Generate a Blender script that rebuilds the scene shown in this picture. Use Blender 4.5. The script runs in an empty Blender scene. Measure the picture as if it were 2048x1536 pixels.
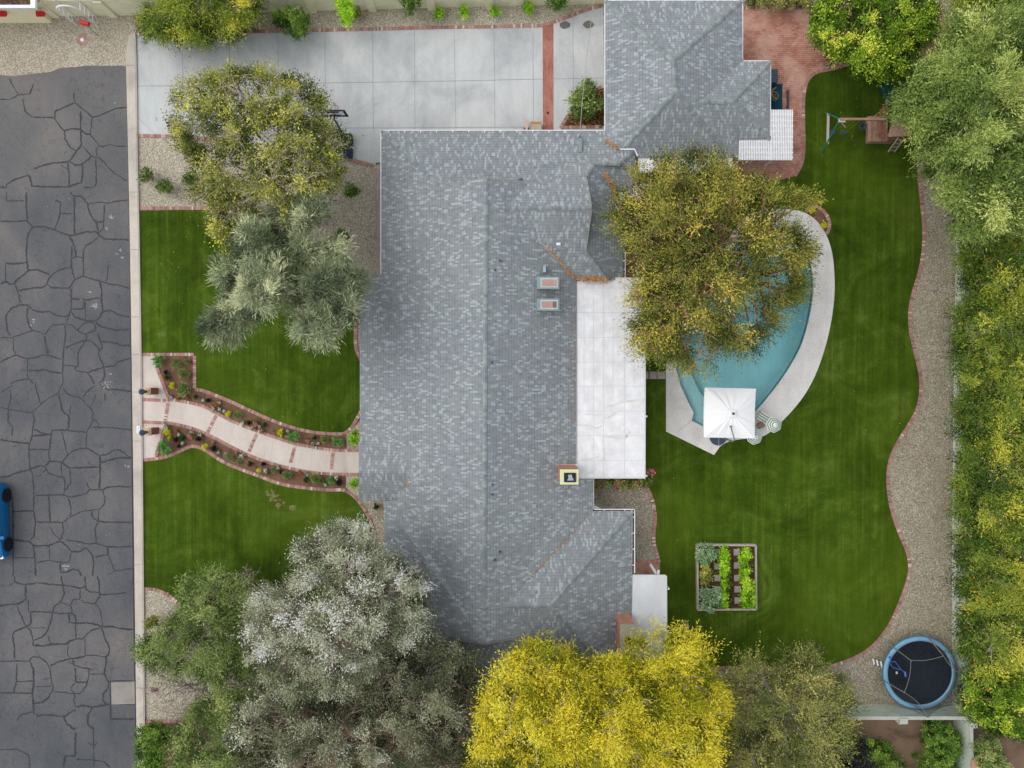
import bpy, math, random
import numpy as np
from mathutils import Vector
from mathutils.geometry import tessellate_polygon
random.seed(7)
SC = bpy.context.scene
COL = SC.collection
# ---------------------------------------------------------------- camera, world, sun, exposure
H = 42.0            # drone height, metres
F = 1512.0          # focal length in photo pixels (2048 wide)
TILT = math.radians(-1.0)
cam_d = bpy.data.cameras.new('camera'); cam = bpy.data.objects.new('camera', cam_d); COL.objects.link(cam)
cam_d.sensor_width = 36.0; cam_d.lens = F / 2048 * 36.0
cam_d.clip_start = 0.5; cam_d.clip_end = 3000
cam.location = (0, 0, H); cam.rotation_euler = (TILT, 0, 0)
SC.camera = cam
SUN_EL = math.radians(50); SUN_AZ = math.radians(-72)   # azimuth from +Y towards +X
w = bpy.data.worlds.new('World'); SC.world = w; w.use_nodes = True
nt = w.node_tree; bgn = nt.nodes['Background']
sky = nt.nodes.new('ShaderNodeTexSky'); sky.sky_type = 'NISHITA'; sky.sun_disc = False
sky.sun_elevation = SUN_EL; sky.sun_rotation = SUN_AZ; sky.dust_density = 4.0; sky.air_density = 1.0; sky.ozone_density = 1.0
hs = nt.nodes.new('ShaderNodeHueSaturation'); hs.inputs['Saturation'].default_value = 0.38
nt.links.new(sky.outputs[0], hs.inputs['Color']); cl_ = nt.nodes.new('ShaderNodeMixRGB'); cl_.inputs[0].default_value = 0.6; cl_.inputs[2].default_value = (5.6, 5.8, 6.1, 1)   # thin even cloud over the clear sky
nt.links.new(hs.outputs[0], cl_.inputs[1]); nt.links.new(cl_.outputs[0], bgn.inputs['Color'])
bgn.inputs['Strength'].default_value = 0.15
sun_d = bpy.data.lights.new('sun', 'SUN'); sun = bpy.data.objects.new('sun', sun_d); COL.objects.link(sun)
sun_d.energy = 1.15; sun_d.angle = math.radians(60); sun_d.color = (1.0, 0.965, 0.91)
sd = Vector((math.sin(SUN_AZ) * math.cos(SUN_EL), math.cos(SUN_AZ) * math.cos(SUN_EL), math.sin(SUN_EL)))
sun.rotation_euler = sd.to_track_quat('Z', 'Y').to_euler()
SC.view_settings.view_transform = 'Standard'; SC.view_settings.look = 'None'
SC.view_settings.exposure = 0.13; SC.view_settings.gamma = 1.0
SC.render.resolution_x = 1024; SC.render.resolution_y = 768
SC.cycles.max_bounces = 5; SC.cycles.diffuse_bounces = 3; SC.cycles.transparent_max_bounces = 12
SC.cycles.caustics_reflective = False; SC.cycles.caustics_refractive = False
_c, _s = math.cos(TILT), math.sin(TILT)

def P(px, py, z=0.0):
    """world point at height z seen at photo pixel (px, py)"""
    x, y = px - 1024.0, 768.0 - py
    dy = y * _c + F * _s; dz = y * _s - F * _c
    t = (z - H) / dz
    return np.array((x * t, dy * t, z))
def PP(pts, z=0.0): return [P(a, b, z) for a, b in pts]
def M(px, z=0.0): return px / F * (H - z)      # pixels -> metres at height z

# ---------------------------------------------------------------- materials
def lin(c):
    c = c / 255.0
    return c / 12.92 if c <= 0.04045 else ((c + 0.055) / 1.055) ** 2.4
def col(r, g, b, k=1.0): return (min(lin(r) * k, .9), min(lin(g) * k, .9), min(lin(b) * k, .9), 1)
class NB:
    def __init__(s, name):
        s.m = bpy.data.materials.new(name); s.m.use_nodes = True; s.t = s.m.node_tree
        s.bsdf = s.t.nodes['Principled BSDF']; s.out = s.t.nodes['Material Output']
        s.bsdf.inputs['Specular IOR Level'].default_value = 0.3
    def n(s, typ, **kw):
        nd = s.t.nodes.new('ShaderNode' + typ)
        for k, v in kw.items():
            if k.startswith('i_'): nd.inputs[k[2:].replace('_', ' ')].default_value = v
            else: setattr(nd, k, v)
        return nd
    def l(s, a, b): s.t.links.new(a, b)
    def coord(s, scale=(1, 1, 1), rot=0.0, loc=(0, 0, 0)):
        tc = s.n('TexCoord'); mp = s.n('Mapping'); mp.inputs['Scale'].default_value = scale
        mp.inputs['Rotation'].default_value = (0, 0, rot); mp.inputs['Location'].default_value = loc
        s.l(tc.outputs['Object'], mp.inputs['Vector']); return mp.outputs[0]
    def noise(s, vec, scale, detail=3, rough=0.55, dist=0.0):
        nd = s.n('TexNoise'); s.l(vec, nd.inputs['Vector'])
        nd.inputs['Scale'].default_value = scale; nd.inputs['Detail'].default_value = detail
        nd.inputs['Roughness'].default_value = rough; nd.inputs['Distortion'].default_value = dist
        return nd.outputs['Fac']
    def ramp(s, fac, stops, interp='LINEAR'):
        r = s.n('ValToRGB'); cr = r.color_ramp; cr.interpolation = interp
        while len(cr.elements) < len(stops): cr.elements.new(0.5)
        for e, (p, c) in zip(cr.elements, stops):
            e.position = p; e.color = c if len(c) == 4 else (*c, 1)
        s.l(fac, r.inputs[0]); return r.outputs[0]
    def mix(s, fac, a, b, mode='MIX'):
        m = s.n('MixRGB', blend_type=mode)
        for i, v in ((0, fac), (1, a), (2, b)):
            if isinstance(v, (int, float)): m.inputs[i].default_value = v
            elif isinstance(v, tuple): m.inputs[i].default_value = v
            else: s.l(v, m.inputs[i])
        return m.outputs[0]
    def math(s, op, a, b=0.0, c=None):
        m = s.n('Math', operation=op)
        for i, v in enumerate((a, b) if c is None else (a, b, c)):
            if isinstance(v, (int, float)): m.inputs[i].default_value = v
            else: s.l(v, m.inputs[i])
        return m.outputs[0]
    def bump(s, h, strength=0.3, dist=0.02):
        b = s.n('Bump'); b.inputs['Strength'].default_value = strength; b.inputs['Distance'].default_value = dist
        s.l(h, b.inputs['Height']); s.l(b.outputs[0], s.bsdf.inputs['Normal'])
    def base(s, c, rough=0.8):
        if isinstance(c, tuple): s.bsdf.inputs['Base Color'].default_value = c
        else: s.l(c, s.bsdf.inputs['Base Color'])
        s.bsdf.inputs['Roughness'].default_value = rough
        return s.m
def plain(name, c, rough=0.6, var=0.12, scale=3.0, metal=0.0):
    b = NB(name); v = b.coord(); f = b.noise(v, scale, 5, 0.65)
    d = tuple(x * (1 - var) for x in c[:3]) + (1,); u = tuple(min(1, x * (1 + var)) for x in c[:3]) + (1,)
    b.bsdf.inputs['Metallic'].default_value = metal
    return b.base(b.ramp(f, [(0.3, d), (0.7, u)]), rough)
def tinted(name, stops, rough=0.8, var=0.25, scale=25.0, transl=0.0):
    """colour from the per-face attribute 'tint' through a ramp"""
    b = NB(name); a = b.n('Attribute', attribute_name='tint')
    c = b.ramp(a.outputs['Fac'], stops)
    if var:
        f = b.noise(b.coord(), scale, 3); c = b.mix(var, c, b.ramp(f, [(0.3, (0.25, 0.25, 0.25, 1)), (0.7, (1, 1, 1, 1))]), 'MULTIPLY')
    m = b.base(c, rough)
    if transl:
        b.bsdf.inputs['Specular IOR Level'].default_value = 0.15
        tr = b.n('BsdfTranslucent'); b.l(c, tr.inputs['Color']); mx = b.n('MixShader'); mx.inputs[0].default_value = transl
        b.l(b.bsdf.outputs[0], mx.inputs[1]); b.l(tr.outputs[0], mx.inputs[2]); b.l(mx.outputs[0], b.out.inputs['Surface'])
    return m
MAT = {}
def shingle(name, ew, k=1.0):
    b = NB(name); tc = b.n('TexCoord'); sp = b.n('SeparateXYZ'); b.l(tc.outputs['Object'], sp.inputs[0])
    v, u = (sp.outputs[0], sp.outputs[1]) if ew else (sp.outputs[1], sp.outputs[0])
    wob = b.noise(b.coord((1, 1, 0)), 0.7, 2); v = b.math('ADD', v, b.math('MULTIPLY', wob, 0.03))
    vr = b.math('DIVIDE', v, 0.148); row = b.math('FLOOR', vr); fr = b.math('FRACT', vr)
    cell = b.math('FLOOR', b.math('DIVIDE', u, 0.090))
    w1 = b.n('TexWhiteNoise', noise_dimensions='1D'); b.l(cell, w1.inputs['W'])
    dash = b.math('FLOOR', b.math('DIVIDE', b.math('ADD', v, b.math('MULTIPLY', b.math('FLOOR', b.math('MULTIPLY', w1.outputs[0], 9.0)), 0.148)), 0.185))
    cx = b.n('CombineXYZ'); b.l(dash, cx.inputs[0]); b.l(cell, cx.inputs[1])
    w2 = b.n('TexWhiteNoise', noise_dimensions='2D'); b.l(cx.outputs[0], w2.inputs['Vector'])
    big = b.noise(b.coord(), 0.55, 3, 0.6)
    val = b.math('ADD', w2.outputs['Value'], b.math('MULTIPLY', b.math('SUBTRACT', big, 0.5), 0.05))
    c = b.ramp(val, [(0.0, col(126, 131, 135, k)), (0.35, col(136, 141, 145, k)), (0.80, col(142, 147, 151, k)), (0.85, col(157, 164, 168, k)), (1.0, col(169, 177, 180, k))])
    w3 = b.n('TexWhiteNoise', noise_dimensions='2D'); cx2 = b.n('CombineXYZ'); b.l(cell, cx2.inputs[0]); b.l(row, cx2.inputs[1]); b.l(cx2.outputs[0], w3.inputs['Vector'])
    hue = b.ramp(w3.outputs['Value'], [(0.0, (1.0, 0.98, 1.0, 1)), (0.6, (0.99, 1.0, 1.0, 1)), (0.9, (0.97, 1.0, 0.98, 1)), (1.0, (0.95, 1.0, 0.94, 1))])
    c = b.mix(1.0, c, hue, 'MULTIPLY')
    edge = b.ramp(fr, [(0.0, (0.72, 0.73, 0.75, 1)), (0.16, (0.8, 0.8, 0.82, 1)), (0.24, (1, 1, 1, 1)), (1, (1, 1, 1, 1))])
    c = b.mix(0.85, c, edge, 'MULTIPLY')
    st = b.noise(b.coord(), 0.25, 4, 0.6); c = b.mix(1.0, c, b.ramp(st, [(0.3, (0.93, 0.93, 0.95, 1)), (0.7, (1.04, 1.04, 1.02, 1))]), 'MULTIPLY')
    b.bump(b.math('ADD', fr, b.math('MULTIPLY', b.noise(b.coord(), 60, 2), 0.3)), 0.35, 0.02)
    return b.base(c, 0.85)
def gravel(name, c1, c2, c3, sc=24.0):
    b = NB(name); vo = b.n('TexVoronoi'); v = b.coord(); b.l(v, vo.inputs['Vector']); vo.inputs['Scale'].default_value = sc
    sp = b.n('SeparateColor'); b.l(vo.outputs['Color'], sp.inputs[0])
    c = b.ramp(sp.outputs[0], [(0.0, c1), (0.5, c2), (0.93, c3), (1.0, tuple(min(1, x * 1.5) for x in c3[:3]) + (1,))])
    big = b.noise(v, 0.35, 5, 0.6); c = b.mix(1.0, c, b.ramp(big, [(0.3, (0.86, 0.84, 0.80, 1)), (0.7, (1.06, 1.06, 1.06, 1))]), 'MULTIPLY')
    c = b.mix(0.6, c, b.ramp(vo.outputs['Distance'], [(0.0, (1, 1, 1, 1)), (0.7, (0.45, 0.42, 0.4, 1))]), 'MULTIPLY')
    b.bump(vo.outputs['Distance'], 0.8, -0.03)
    return b.base(c, 0.9)
def concrete(name, c, stain, sc=0.5, rough=0.75, sp=0.5):
    b = NB(name); v = b.coord()
    f = b.noise(v, sc, 7, 0.62, 0.6); f2 = b.noise(v, 14, 4, 0.7); f3 = b.noise(b.coord((1, 0.25, 1)), 2.2, 4, 0.6)
    cc = b.ramp(f, [(0.30, stain), (0.52, c), (0.75, tuple(min(1, x * 1.1) for x in c[:3]) + (1,))])
    cc = b.mix(sp, cc, b.ramp(f2, [(0.35, (0.82, 0.82, 0.82, 1)), (0.65, (1.05, 1.05, 1.05, 1))]), 'MULTIPLY')
    cc = b.mix(0.6, cc, b.ramp(f3, [(0.35, (0.88, 0.89, 0.9, 1)), (0.6, (1.03, 1.03, 1.02, 1))]), 'MULTIPLY')
    b.bump(f2, 0.1, 0.01)
    return b.base(cc, rough)
def pavers(name, c1, c2, c3, bw, bh, rot=0.0, mortar=(0.10, 0.07, 0.06, 1)):
    b = NB(name); br = b.n('TexBrick'); v = b.coord(rot=rot); b.l(v, br.inputs['Vector'])
    br.offset = 0.5
    br.inputs['Scale'].default_value = 1.0; br.inputs['Brick Width'].default_value = bw; br.inputs['Row Height'].default_value = bh
    br.inputs['Mortar Size'].default_value = 0.006; br.inputs['Color1'].default_value = c1; br.inputs['Color2'].default_value = c2
    br.inputs['Mortar'].default_value = mortar; br.inputs['Bias'].default_value = 0.0
    f = b.noise(v, 0.7, 5, 0.6, 0.5); c = b.mix(b.ramp(f, [(0.42, (0, 0, 0, 1)), (0.6, (1, 1, 1, 1))]), br.outputs['Color'], b.mix(0.55, br.outputs['Color'], c3))
    f2 = b.noise(v, 9, 3); c = b.mix(0.5, c, b.ramp(f2, [(0.3, (0.75, 0.75, 0.75, 1)), (0.7, (1.1, 1.1, 1.1, 1))]), 'MULTIPLY')
    b.bump(br.outputs['Fac'], -0.4, 0.01)
    return b.base(c, 0.85)
def grass(name, streak_rot, warm=0.0, k=1.0):
    b = NB(name); v = b.coord()
    vs = b.coord((1.0, 0.045, 1), rot=streak_rot)
    f = b.noise(v, 0.3, 6, 0.66, 1.2); s1 = b.noise(vs, 2.6, 3, 0.7); s2 = b.noise(v, 26, 5, 0.8); mid = b.noise(v, 1.6, 5, 0.7, 0.4)
    c = b.ramp(f, [(0.28, col(45, 64, 10, k)), (0.46, col(59, 81, 15, k)), (0.58, col(69, 92, 22, k)), (0.75, col(90, 110, 42, k))])
    c = b.mix(0.55, c, b.ramp(s1, [(0.35, (0.72, 0.74, 0.7, 1)), (0.5, (1, 1, 1, 1)), (0.66, (1.5, 1.38, 1.5, 1))]), 'MULTIPLY')
    c = b.mix(0.8, c, b.ramp(mid, [(0.3, (0.75, 0.78, 0.7, 1)), (0.5, (1, 1, 1, 1)), (0.75, (1.45, 1.3, 1.5, 1))]), 'MULTIPLY')
    c = b.mix(0.9, c, b.ramp(s2, [(0.3, (0.45, 0.5, 0.4, 1)), (0.5, (1, 1, 1, 1)), (0.7, (1.65, 1.55, 1.5, 1))]), 'MULTIPLY')
    vf = b.coord((1.0, 0.02, 1), rot=streak_rot + 0.03); s3 = b.noise(vf, 7.0, 2, 0.6); c = b.mix(0.6, c, b.ramp(s3, [(0.42, (0.93, 0.93, 0.93, 1)), (0.56, (1, 1, 1, 1)), (0.68, (1.4, 1.26, 1.7, 1))]), 'MULTIPLY')
    s4 = b.noise(b.coord(loc=(5, 9, 0)), 0.12, 4, 0.55, 0.5); c = b.mix(b.ramp(s4, [(0.5, (0, 0, 0, 1)), (0.75, (0.6, 0.6, 0.6, 1))]), c, col(84, 104, 22, k))
    b.bump(s2, 0.5, 0.04); b.bsdf.inputs['Specular IOR Level'].default_value = 0.1
    return b.base(c, 0.95)
def brickwall(name, c1, c2, mortar, bw=0.4, bh=0.2, msz=0.008):
    """coursed block: courses follow z, length follows x+y"""
    b = NB(name); tc = b.n('TexCoord'); sp = b.n('SeparateXYZ'); b.l(tc.outputs['Object'], sp.inputs[0])
    cx = b.n('CombineXYZ'); b.l(b.math('ADD', sp.outputs[0], sp.outputs[1]), cx.inputs[0]); b.l(sp.outputs[2], cx.inputs[1])
    br = b.n('TexBrick'); b.l(cx.outputs[0], br.inputs['Vector']); br.inputs['Scale'].default_value = 1
    br.inputs['Brick Width'].default_value = bw; br.inputs['Row Height'].default_value = bh; br.inputs['Mortar Size'].default_value = msz
    br.inputs['Color1'].default_value = c1; br.inputs['Color2'].default_value = c2; br.inputs['Mortar'].default_value = mortar
    f = b.noise(b.coord(), 1.2, 5, 0.65); c = b.mix(0.7, br.outputs['Color'], b.ramp(f, [(0.3, (0.72, 0.72, 0.72, 1)), (0.7, (1.08, 1.08, 1.08, 1))]), 'MULTIPLY')
    b.bump(br.outputs['Fac'], -0.5, 0.01)
    return b.base(c, 0.85)

# ---------------------------------------------------------------- mesh building
ROOT = {}
class MB:
    def __init__(s): s.v = []; s.f = []; s.mi = []; s.tn = []; s.mat = 0; s.tint = 0.5
    def face(s, idx): s.f.append(tuple(idx)); s.mi.append(s.mat); s.tn.append(s.tint)
    def poly(s, pts):
        o = len(s.v); s.v += [tuple(p) for p in pts]; s.face(range(o, o + len(pts)))
    def sheet(s, outer, z, holes=()):
        loops = [[Vector((p[0], p[1], 0)) for p in lp] for lp in [outer, *holes]]
        o = len(s.v)
        for lp in loops: s.v += [(p.x, p.y, z) for p in lp]
        for t in tessellate_polygon(loops):
            a, b, c = (Vector(s.v[o + i]) for i in t)
            s.face([o + i for i in (t if (b - a).cross(c - a).z > 0 else t[::-1])])
    def prism(s, pts, z0, z1, holes=()):
        s.sheet(pts, z1, holes)
        for lp in [pts, *holes]:
            n = len(lp)
            for i in range(n):
                a, b = lp[i], lp[(i + 1) % n]
                s.poly([(a[0], a[1], z0), (b[0], b[1], z0), (b[0], b[1], z1), (a[0], a[1], z1)])
    def hexa(s, q0, q1):
        """solid between quads q0 (bottom) and q1 (top)"""
        o = len(s.v); s.v += [tuple(p) for p in list(q0) + list(q1)]
        for f in ((3, 2, 1, 0), (4, 5, 6, 7), (0, 1, 5, 4), (1, 2, 6, 5), (2, 3, 7, 6), (3, 0, 4, 7)): s.face([o + i for i in f])
    def box(s, c, sz, rz=0.0, taper=1.0):
        hx, hy, hz = sz[0] / 2, sz[1] / 2, sz[2] / 2; ca, sa = math.cos(rz), math.sin(rz)
        def q(k, z): return [(c[0] + x * k * ca - y * k * sa, c[1] + x * k * sa + y * k * ca, c[2] + z) for x, y in ((-hx, -hy), (hx, -hy), (hx, hy), (-hx, hy))]
        s.hexa(q(1, -hz), q(taper, hz))
    def beam(s, a, b, w, h, up=(0, 0, 1)):
        a, b = Vector(a), Vector(b); d = (b - a).normalized(); side = d.cross(Vector(up))
        if side.length < 1e-4: side = d.cross(Vector((1, 0, 0)))
        side = side.normalized() * w / 2; u = side.cross(d).normalized() * h / 2
        s.hexa([a - side - u, a + side - u, b + side - u, b - side - u], [a - side + u, a + side + u, b + side + u, b - side + u])
    def tube(s, pts, rad, n=6, cap=True):
        pts = [Vector(p) for p in pts]; k = len(pts)
        if not hasattr(rad, '__len__'): rad = [rad] * k
        o = len(s.v); prev = None
        for i, p in enumerate(pts):
            d = (pts[min(i + 1, k - 1)] - pts[max(i - 1, 0)]).normalized()
            ref = Vector((0, 0, 1)) if abs(d.z) < 0.9 else Vector((1, 0, 0))
            if prev is not None: u = (prev - d * prev.dot(d))
            else: u = d.cross(ref)
            if u.length < 1e-5: u = d.cross(ref)
            u.normalize(); prev = u; w2 = d.cross(u)
            for j in range(n):
                a = 2 * math.pi * j / n; s.v.append(tuple(p + (u * math.cos(a) + w2 * math.sin(a)) * rad[i]))
        for i in range(k - 1):
            for j in range(n):
                a, b = o + i * n + j, o + i * n + (j + 1) % n; s.face((a, b, b + n, a + n))
        if cap: s.face([o + j for j in range(n)][::-1]); s.face([o + (k - 1) * n + j for j in range(n)])
    def lathe(s, c, prof, n=20, sx=1.0, sy=1.0, scal=None):
        o = len(s.v)
        for r, z in prof:
            for j in range(n):
                a = 2 * math.pi * j / n; q = r * (scal(a) if scal else 1)
                s.v.append((c[0] + q * math.cos(a) * sx, c[1] + q * math.sin(a) * sy, c[2] + z))
        for i in range(len(prof) - 1):
            for j in range(n):
                a, b = o + i * n + j, o + i * n + (j + 1) % n; s.face((a, b, b + n, a + n))
        if prof[0][0] > 1e-6: s.face([o + j for j in range(n)][::-1])
        if prof[-1][0] > 1e-6: s.face([o + (len(prof) - 1) * n + j for j in range(n)])
    def ribbon(s, pts, w, z, closed=False, jit=0.0):
        pts = [np.array(p[:2]) for p in pts]; k = len(pts); L = []; R = []
        for i, p in enumerate(pts):
            d = pts[min(i + 1, k - 1)] - pts[max(i - 1, 0)]; d = d / (np.linalg.norm(d) + 1e-9); nrm = np.array((-d[1], d[0]))
            ww = (w[i] if hasattr(w, '__len__') else w) * (1 + random.uniform(-jit, jit)) / 2
            L.append(p + nrm * ww); R.append(p - nrm * ww)
        for i in range(k - 1): s.poly([(*R[i], z), (*R[i + 1], z), (*L[i + 1], z), (*L[i], z)])
def link(name, me, mats, parent=None, smooth=False):
    for m in (mats if isinstance(mats, (list, tuple)) else [mats]): me.materials.append(MAT[m])
    o = bpy.data.objects.new(name, me); COL.objects.link(o)
    if parent is not None: o.parent = parent
    if smooth: me.polygons.foreach_set('use_smooth', [True] * len(me.polygons))
    return o
def obj(name, mb, mats, parent=None, smooth=False, kind=None, origin=None):
    me = bpy.data.meshes.new(name)
    off = ROOT.get(parent.name, (0, 0, 0)) if parent is not None else (origin if origin is not None else (0, 0, 0))
    me.from_pydata([(x - off[0], y - off[1], z - off[2]) for x, y, z in mb.v], [], mb.f)
    o = link(name, me, mats, parent, smooth)
    me.polygons.foreach_set('material_index', mb.mi)
    at = me.attributes.new('tint', 'FLOAT', 'FACE'); at.data.foreach_set('value', mb.tn)
    me.update()
    if parent is None: o.location = off
    ROOT[o.name] = tuple(off)
    if kind: o['kind'] = kind
    return o
def tag(o, label, cat, group=None, kind=None):
    o['label'] = label; o['category'] = cat
    if group: o['group'] = group
    if kind: o['kind'] = kind
    return o
def thing(name, label, cat, loc, group=None):
    o = bpy.data.objects.new(name, None); COL.objects.link(o); o.location = tuple(float(x) for x in loc); o.empty_display_size = 0.3
    ROOT[o.name] = tuple(float(x) for x in loc); return tag(o, label, cat, group)
def copy_tree(o, loc, rz=0.0, sc=1.0, label=None):
    def cp(s, par):
        c = s.copy(); COL.objects.link(c)
        if par is not None: c.parent = par
        for ch in s.children: cp(ch, c)
        return c
    r = cp(o, None); r.location = tuple(float(x) for x in loc); r.rotation_euler = (0, 0, rz); r.scale = (sc, sc, sc)
    if label: r['label'] = label
    return r
def smooth_path(pts, n=6, closed=False):
    p = [np.array(q, float) for q in pts]; out = []
    k = len(p)
    for i in range(k if closed else k - 1):
        g = (lambda j: p[j % k]) if closed else (lambda j: p[max(0, min(k - 1, j))])
        a, b, c, d = g(i - 1), g(i), g(i + 1), g(i + 2)
        for t in np.linspace(0, 1, n, endpoint=False):
            out.append(0.5 * ((2 * b) + (-a + c) * t + (2 * a - 5 * b + 4 * c - d) * t * t + (-a + 3 * b - 3 * c + d) * t ** 3))
    if not closed: out.append(p[-1])
    return out
def resample(pts, step):
    pts = [np.array(p[:2], float) for p in pts]; out = [pts[0]]; acc = 0
    for a, b in zip(pts[:-1], pts[1:]):
        L = np.linalg.norm(b - a)
        if L < 1e-9: continue
        t = step - acc
        while t <= L: out.append(a + (b - a) * t / L); t += step
        acc = (acc + L) % step if L >= step - acc else acc + L
    return out
# ---------------------------------------------------------------- material library
def road_mat():
    b = NB('asphalt'); v = b.coord()
    f = b.noise(v, 0.16, 6, 0.6, 0.6); g = b.noise(v, 40, 3, 0.8); m = b.noise(b.coord((1, 0.2, 1)), 0.9, 5, 0.6)
    c = b.ramp(f, [(0.32, col(80, 83, 87)), (0.5, col(93, 94, 97)), (0.6, col(103, 101, 102)), (0.74, col(120, 114, 110))])
    c = b.mix(0.55, c, b.ramp(m, [(0.35, (0.80, 0.82, 0.86, 1)), (0.62, (1.12, 1.1, 1.08, 1))]), 'MULTIPLY')
    c = b.mix(1.0, c, b.ramp(g, [(0.3, (0.66, 0.66, 0.66, 1)), (0.5, (1, 1, 1, 1)), (0.72, (1.45, 1.45, 1.45, 1))]), 'MULTIPLY')
    sy = b.n('SeparateXYZ'); b.l(v, sy.inputs[0]); nn = b.noise(v, 0.25, 5, 0.6, 0.6); yy = b.math('ADD', b.math('MULTIPLY', sy.outputs[1], 0.06), b.math('MULTIPLY', nn, 1.2))   # silt washed to the closed end of the street
    c = b.mix(b.math('MULTIPLY', b.math('MINIMUM', b.math('MAXIMUM', b.math('SUBTRACT', yy, 0.85), 0.0), 1.0), 0.5), c, col(130, 125, 120))
    vo = b.n('TexVoronoi', feature='DISTANCE_TO_EDGE'); wv = b.n('VectorMath', operation='ADD'); nz = b.n('TexNoise'); b.l(v, nz.inputs['Vector']); nz.inputs['Scale'].default_value = 1.6; nz.inputs['Detail'].default_value = 4
    b.l(v, wv.inputs[0]); b.l(nz.outputs['Color'], wv.inputs[1]); b.l(wv.outputs[0], vo.inputs['Vector']); vo.inputs['Scale'].default_value = 1.5
    hair = b.ramp(vo.outputs['Distance'], [(0.0, (0.62, 0.63, 0.66, 1)), (0.024, (1, 1, 1, 1))]); msk = b.ramp(b.noise(v, 0.5, 3), [(0.40, (0, 0, 0, 1)), (0.50, (1, 1, 1, 1))])
    c = b.mix(msk, c, b.mix(1.0, c, hair, 'MULTIPLY'))
    sp_ = b.n('TexVoronoi'); b.l(v, sp_.inputs['Vector']); sp_.inputs['Scale'].default_value = 5.0
    c = b.mix(b.ramp(sp_.outputs['Distance'], [(0.0, (1, 1, 1, 1)), (0.055, (0, 0, 0, 1))]), c, col(170, 160, 140))
    b.bump(g, 0.4, 0.01); return b.base(c, 0.9)
MAT['road'] = road_mat()
MAT['tar'] = plain('crack_sealant', col(50, 53, 59), 0.6, 0.35, 8)
MAT['tar2'] = plain('thin_crack', col(56, 58, 66), 0.8, 0.3, 8)
MAT['chalk'] = plain('white_splash', col(150, 154, 158), 0.9, 0.35, 9)
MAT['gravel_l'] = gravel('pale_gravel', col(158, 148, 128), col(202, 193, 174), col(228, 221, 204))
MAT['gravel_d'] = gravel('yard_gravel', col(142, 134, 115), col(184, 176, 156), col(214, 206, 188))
MAT['dirt'] = concrete('bare_dirt', col(128, 105, 86), col(88, 72, 58), 0.6, 0.95, 0.9)
MAT['soil'] = concrete('bed_soil', col(126, 96, 76), col(92, 68, 52), 1.5, 0.95, 1.0)
MAT['mulch'] = gravel('leaf_mulch', col(60, 42, 28), col(105, 76, 46), col(165, 125, 75), 14)
MAT['drive'] = concrete('driveway_concrete', col(196, 198, 198), col(166, 169, 172), 0.3)
MAT['curb'] = concrete('curb_concrete', col(200, 190, 178), col(178, 168, 158), 0.6)
MAT['walk'] = concrete('walk_concrete', col(210, 199, 190), col(192, 181, 172), 0.5)
MAT['deck'] = concrete('pool_deck', col(226, 222, 218), col(212, 206, 202), 0.8, 0.8, 0.8)
MAT['slab'] = concrete('stone_slab', col(178, 164, 156), col(150, 138, 130), 1.5)
MAT['joint'] = plain('joint', col(140, 143, 148), 0.9, 0.2)
MAT['joint2'] = plain('joint_pale', col(176, 166, 156), 0.9, 0.2)
MAT['patch'] = concrete('concrete_patch', col(150, 144, 138), col(135, 128, 122), 1.0)
MAT['pavers'] = pavers('brick_pavers', col(200, 144, 124), col(168, 112, 94), col(212, 174, 158), 0.22, 0.11, 0.0)
MAT['pavers2'] = pavers('brick_pavers_across', col(176, 116, 100), col(156, 100, 88), col(190, 136, 122), 0.22, 0.11, math.pi / 2)
BR = [(0, col(128, 114, 114)), (0.25, col(168, 126, 116)), (0.6, col(188, 144, 134)), (0.85, col(204, 170, 158)), (1, col(226, 208, 196))]
MAT['brick'] = tinted('edging_brick', BR, 0.85, 0.3)
MAT['lawn_n'] = grass('lawn_grass', math.pi / 2)
MAT['lawn_s'] = grass('lawn_grass_front', math.radians(75))
MAT['lawn_b'] = grass('lawn_grass_back', 0.0)
MAT['weeds'] = grass('weeds', 0.5)
# ---------------------------------------------------------------- outlines traced from the photograph
pool_in = smooth_path([(1500, 457), (1545, 452), (1588, 468), (1612, 500), (1624, 545), (1625, 590), (1617, 640), (1602, 690), (1578, 735), (1548, 778), (1511, 822), (1478, 850), (1452, 866)], 5) + \
          [(1408, 854), (1383, 841), (1387, 825), (1375, 802), (1360, 770), (1352, 738), (1354, 705), (1372, 660), (1402, 608), (1432, 562), (1458, 510), (1478, 474)]
deck_out = smooth_path([(1440, 893), (1458, 883), (1485, 878), (1515, 876), (1543, 862), (1590, 815), (1622, 768), (1645, 712), (1660, 655), (1668, 600), (1669, 555), (1664, 505), (1650, 465), (1628, 437), (1600, 422), (1560, 418), (1515, 422), (1482, 442), (1458, 478), (1440, 530), (1408, 590), (1372, 640), (1345, 690), (1332, 730)], 4) + [(1332, 863), (1428, 910)]
POOL = PP(pool_in, 0.0); DECK = PP(deck_out, 0.05)
hole = [p[:2] for p in POOL]
def sheet(name, pts, z, mat, holes=(), label=None, px=True):
    m = MB(); q = PP(pts, z) if px else pts
    m.prism([p[:2] for p in q], z - 0.05 if z > 0.06 else z - 0.002, z, holes); return obj(name, m, mat, kind='structure')
def flat(name, pts, z, mat, holes=()):
    m = MB(); m.sheet([p[:2] for p in PP(pts, z)], z, holes); return obj(name, m, mat, kind='structure')
m = MB(); m.sheet([(-400, -400), (400, -400), (400, 400), (-400, 400)], 0, [hole]); obj('ground', m, 'dirt', kind='structure')
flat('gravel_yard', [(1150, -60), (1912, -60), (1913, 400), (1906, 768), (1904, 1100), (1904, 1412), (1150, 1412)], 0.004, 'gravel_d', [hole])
flat('gravel_verge', [(-400, -60), (290, -60), (275, 60), (260, 140), (258, 200), (-400, 240)], 0.006, 'gravel_l')
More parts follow.
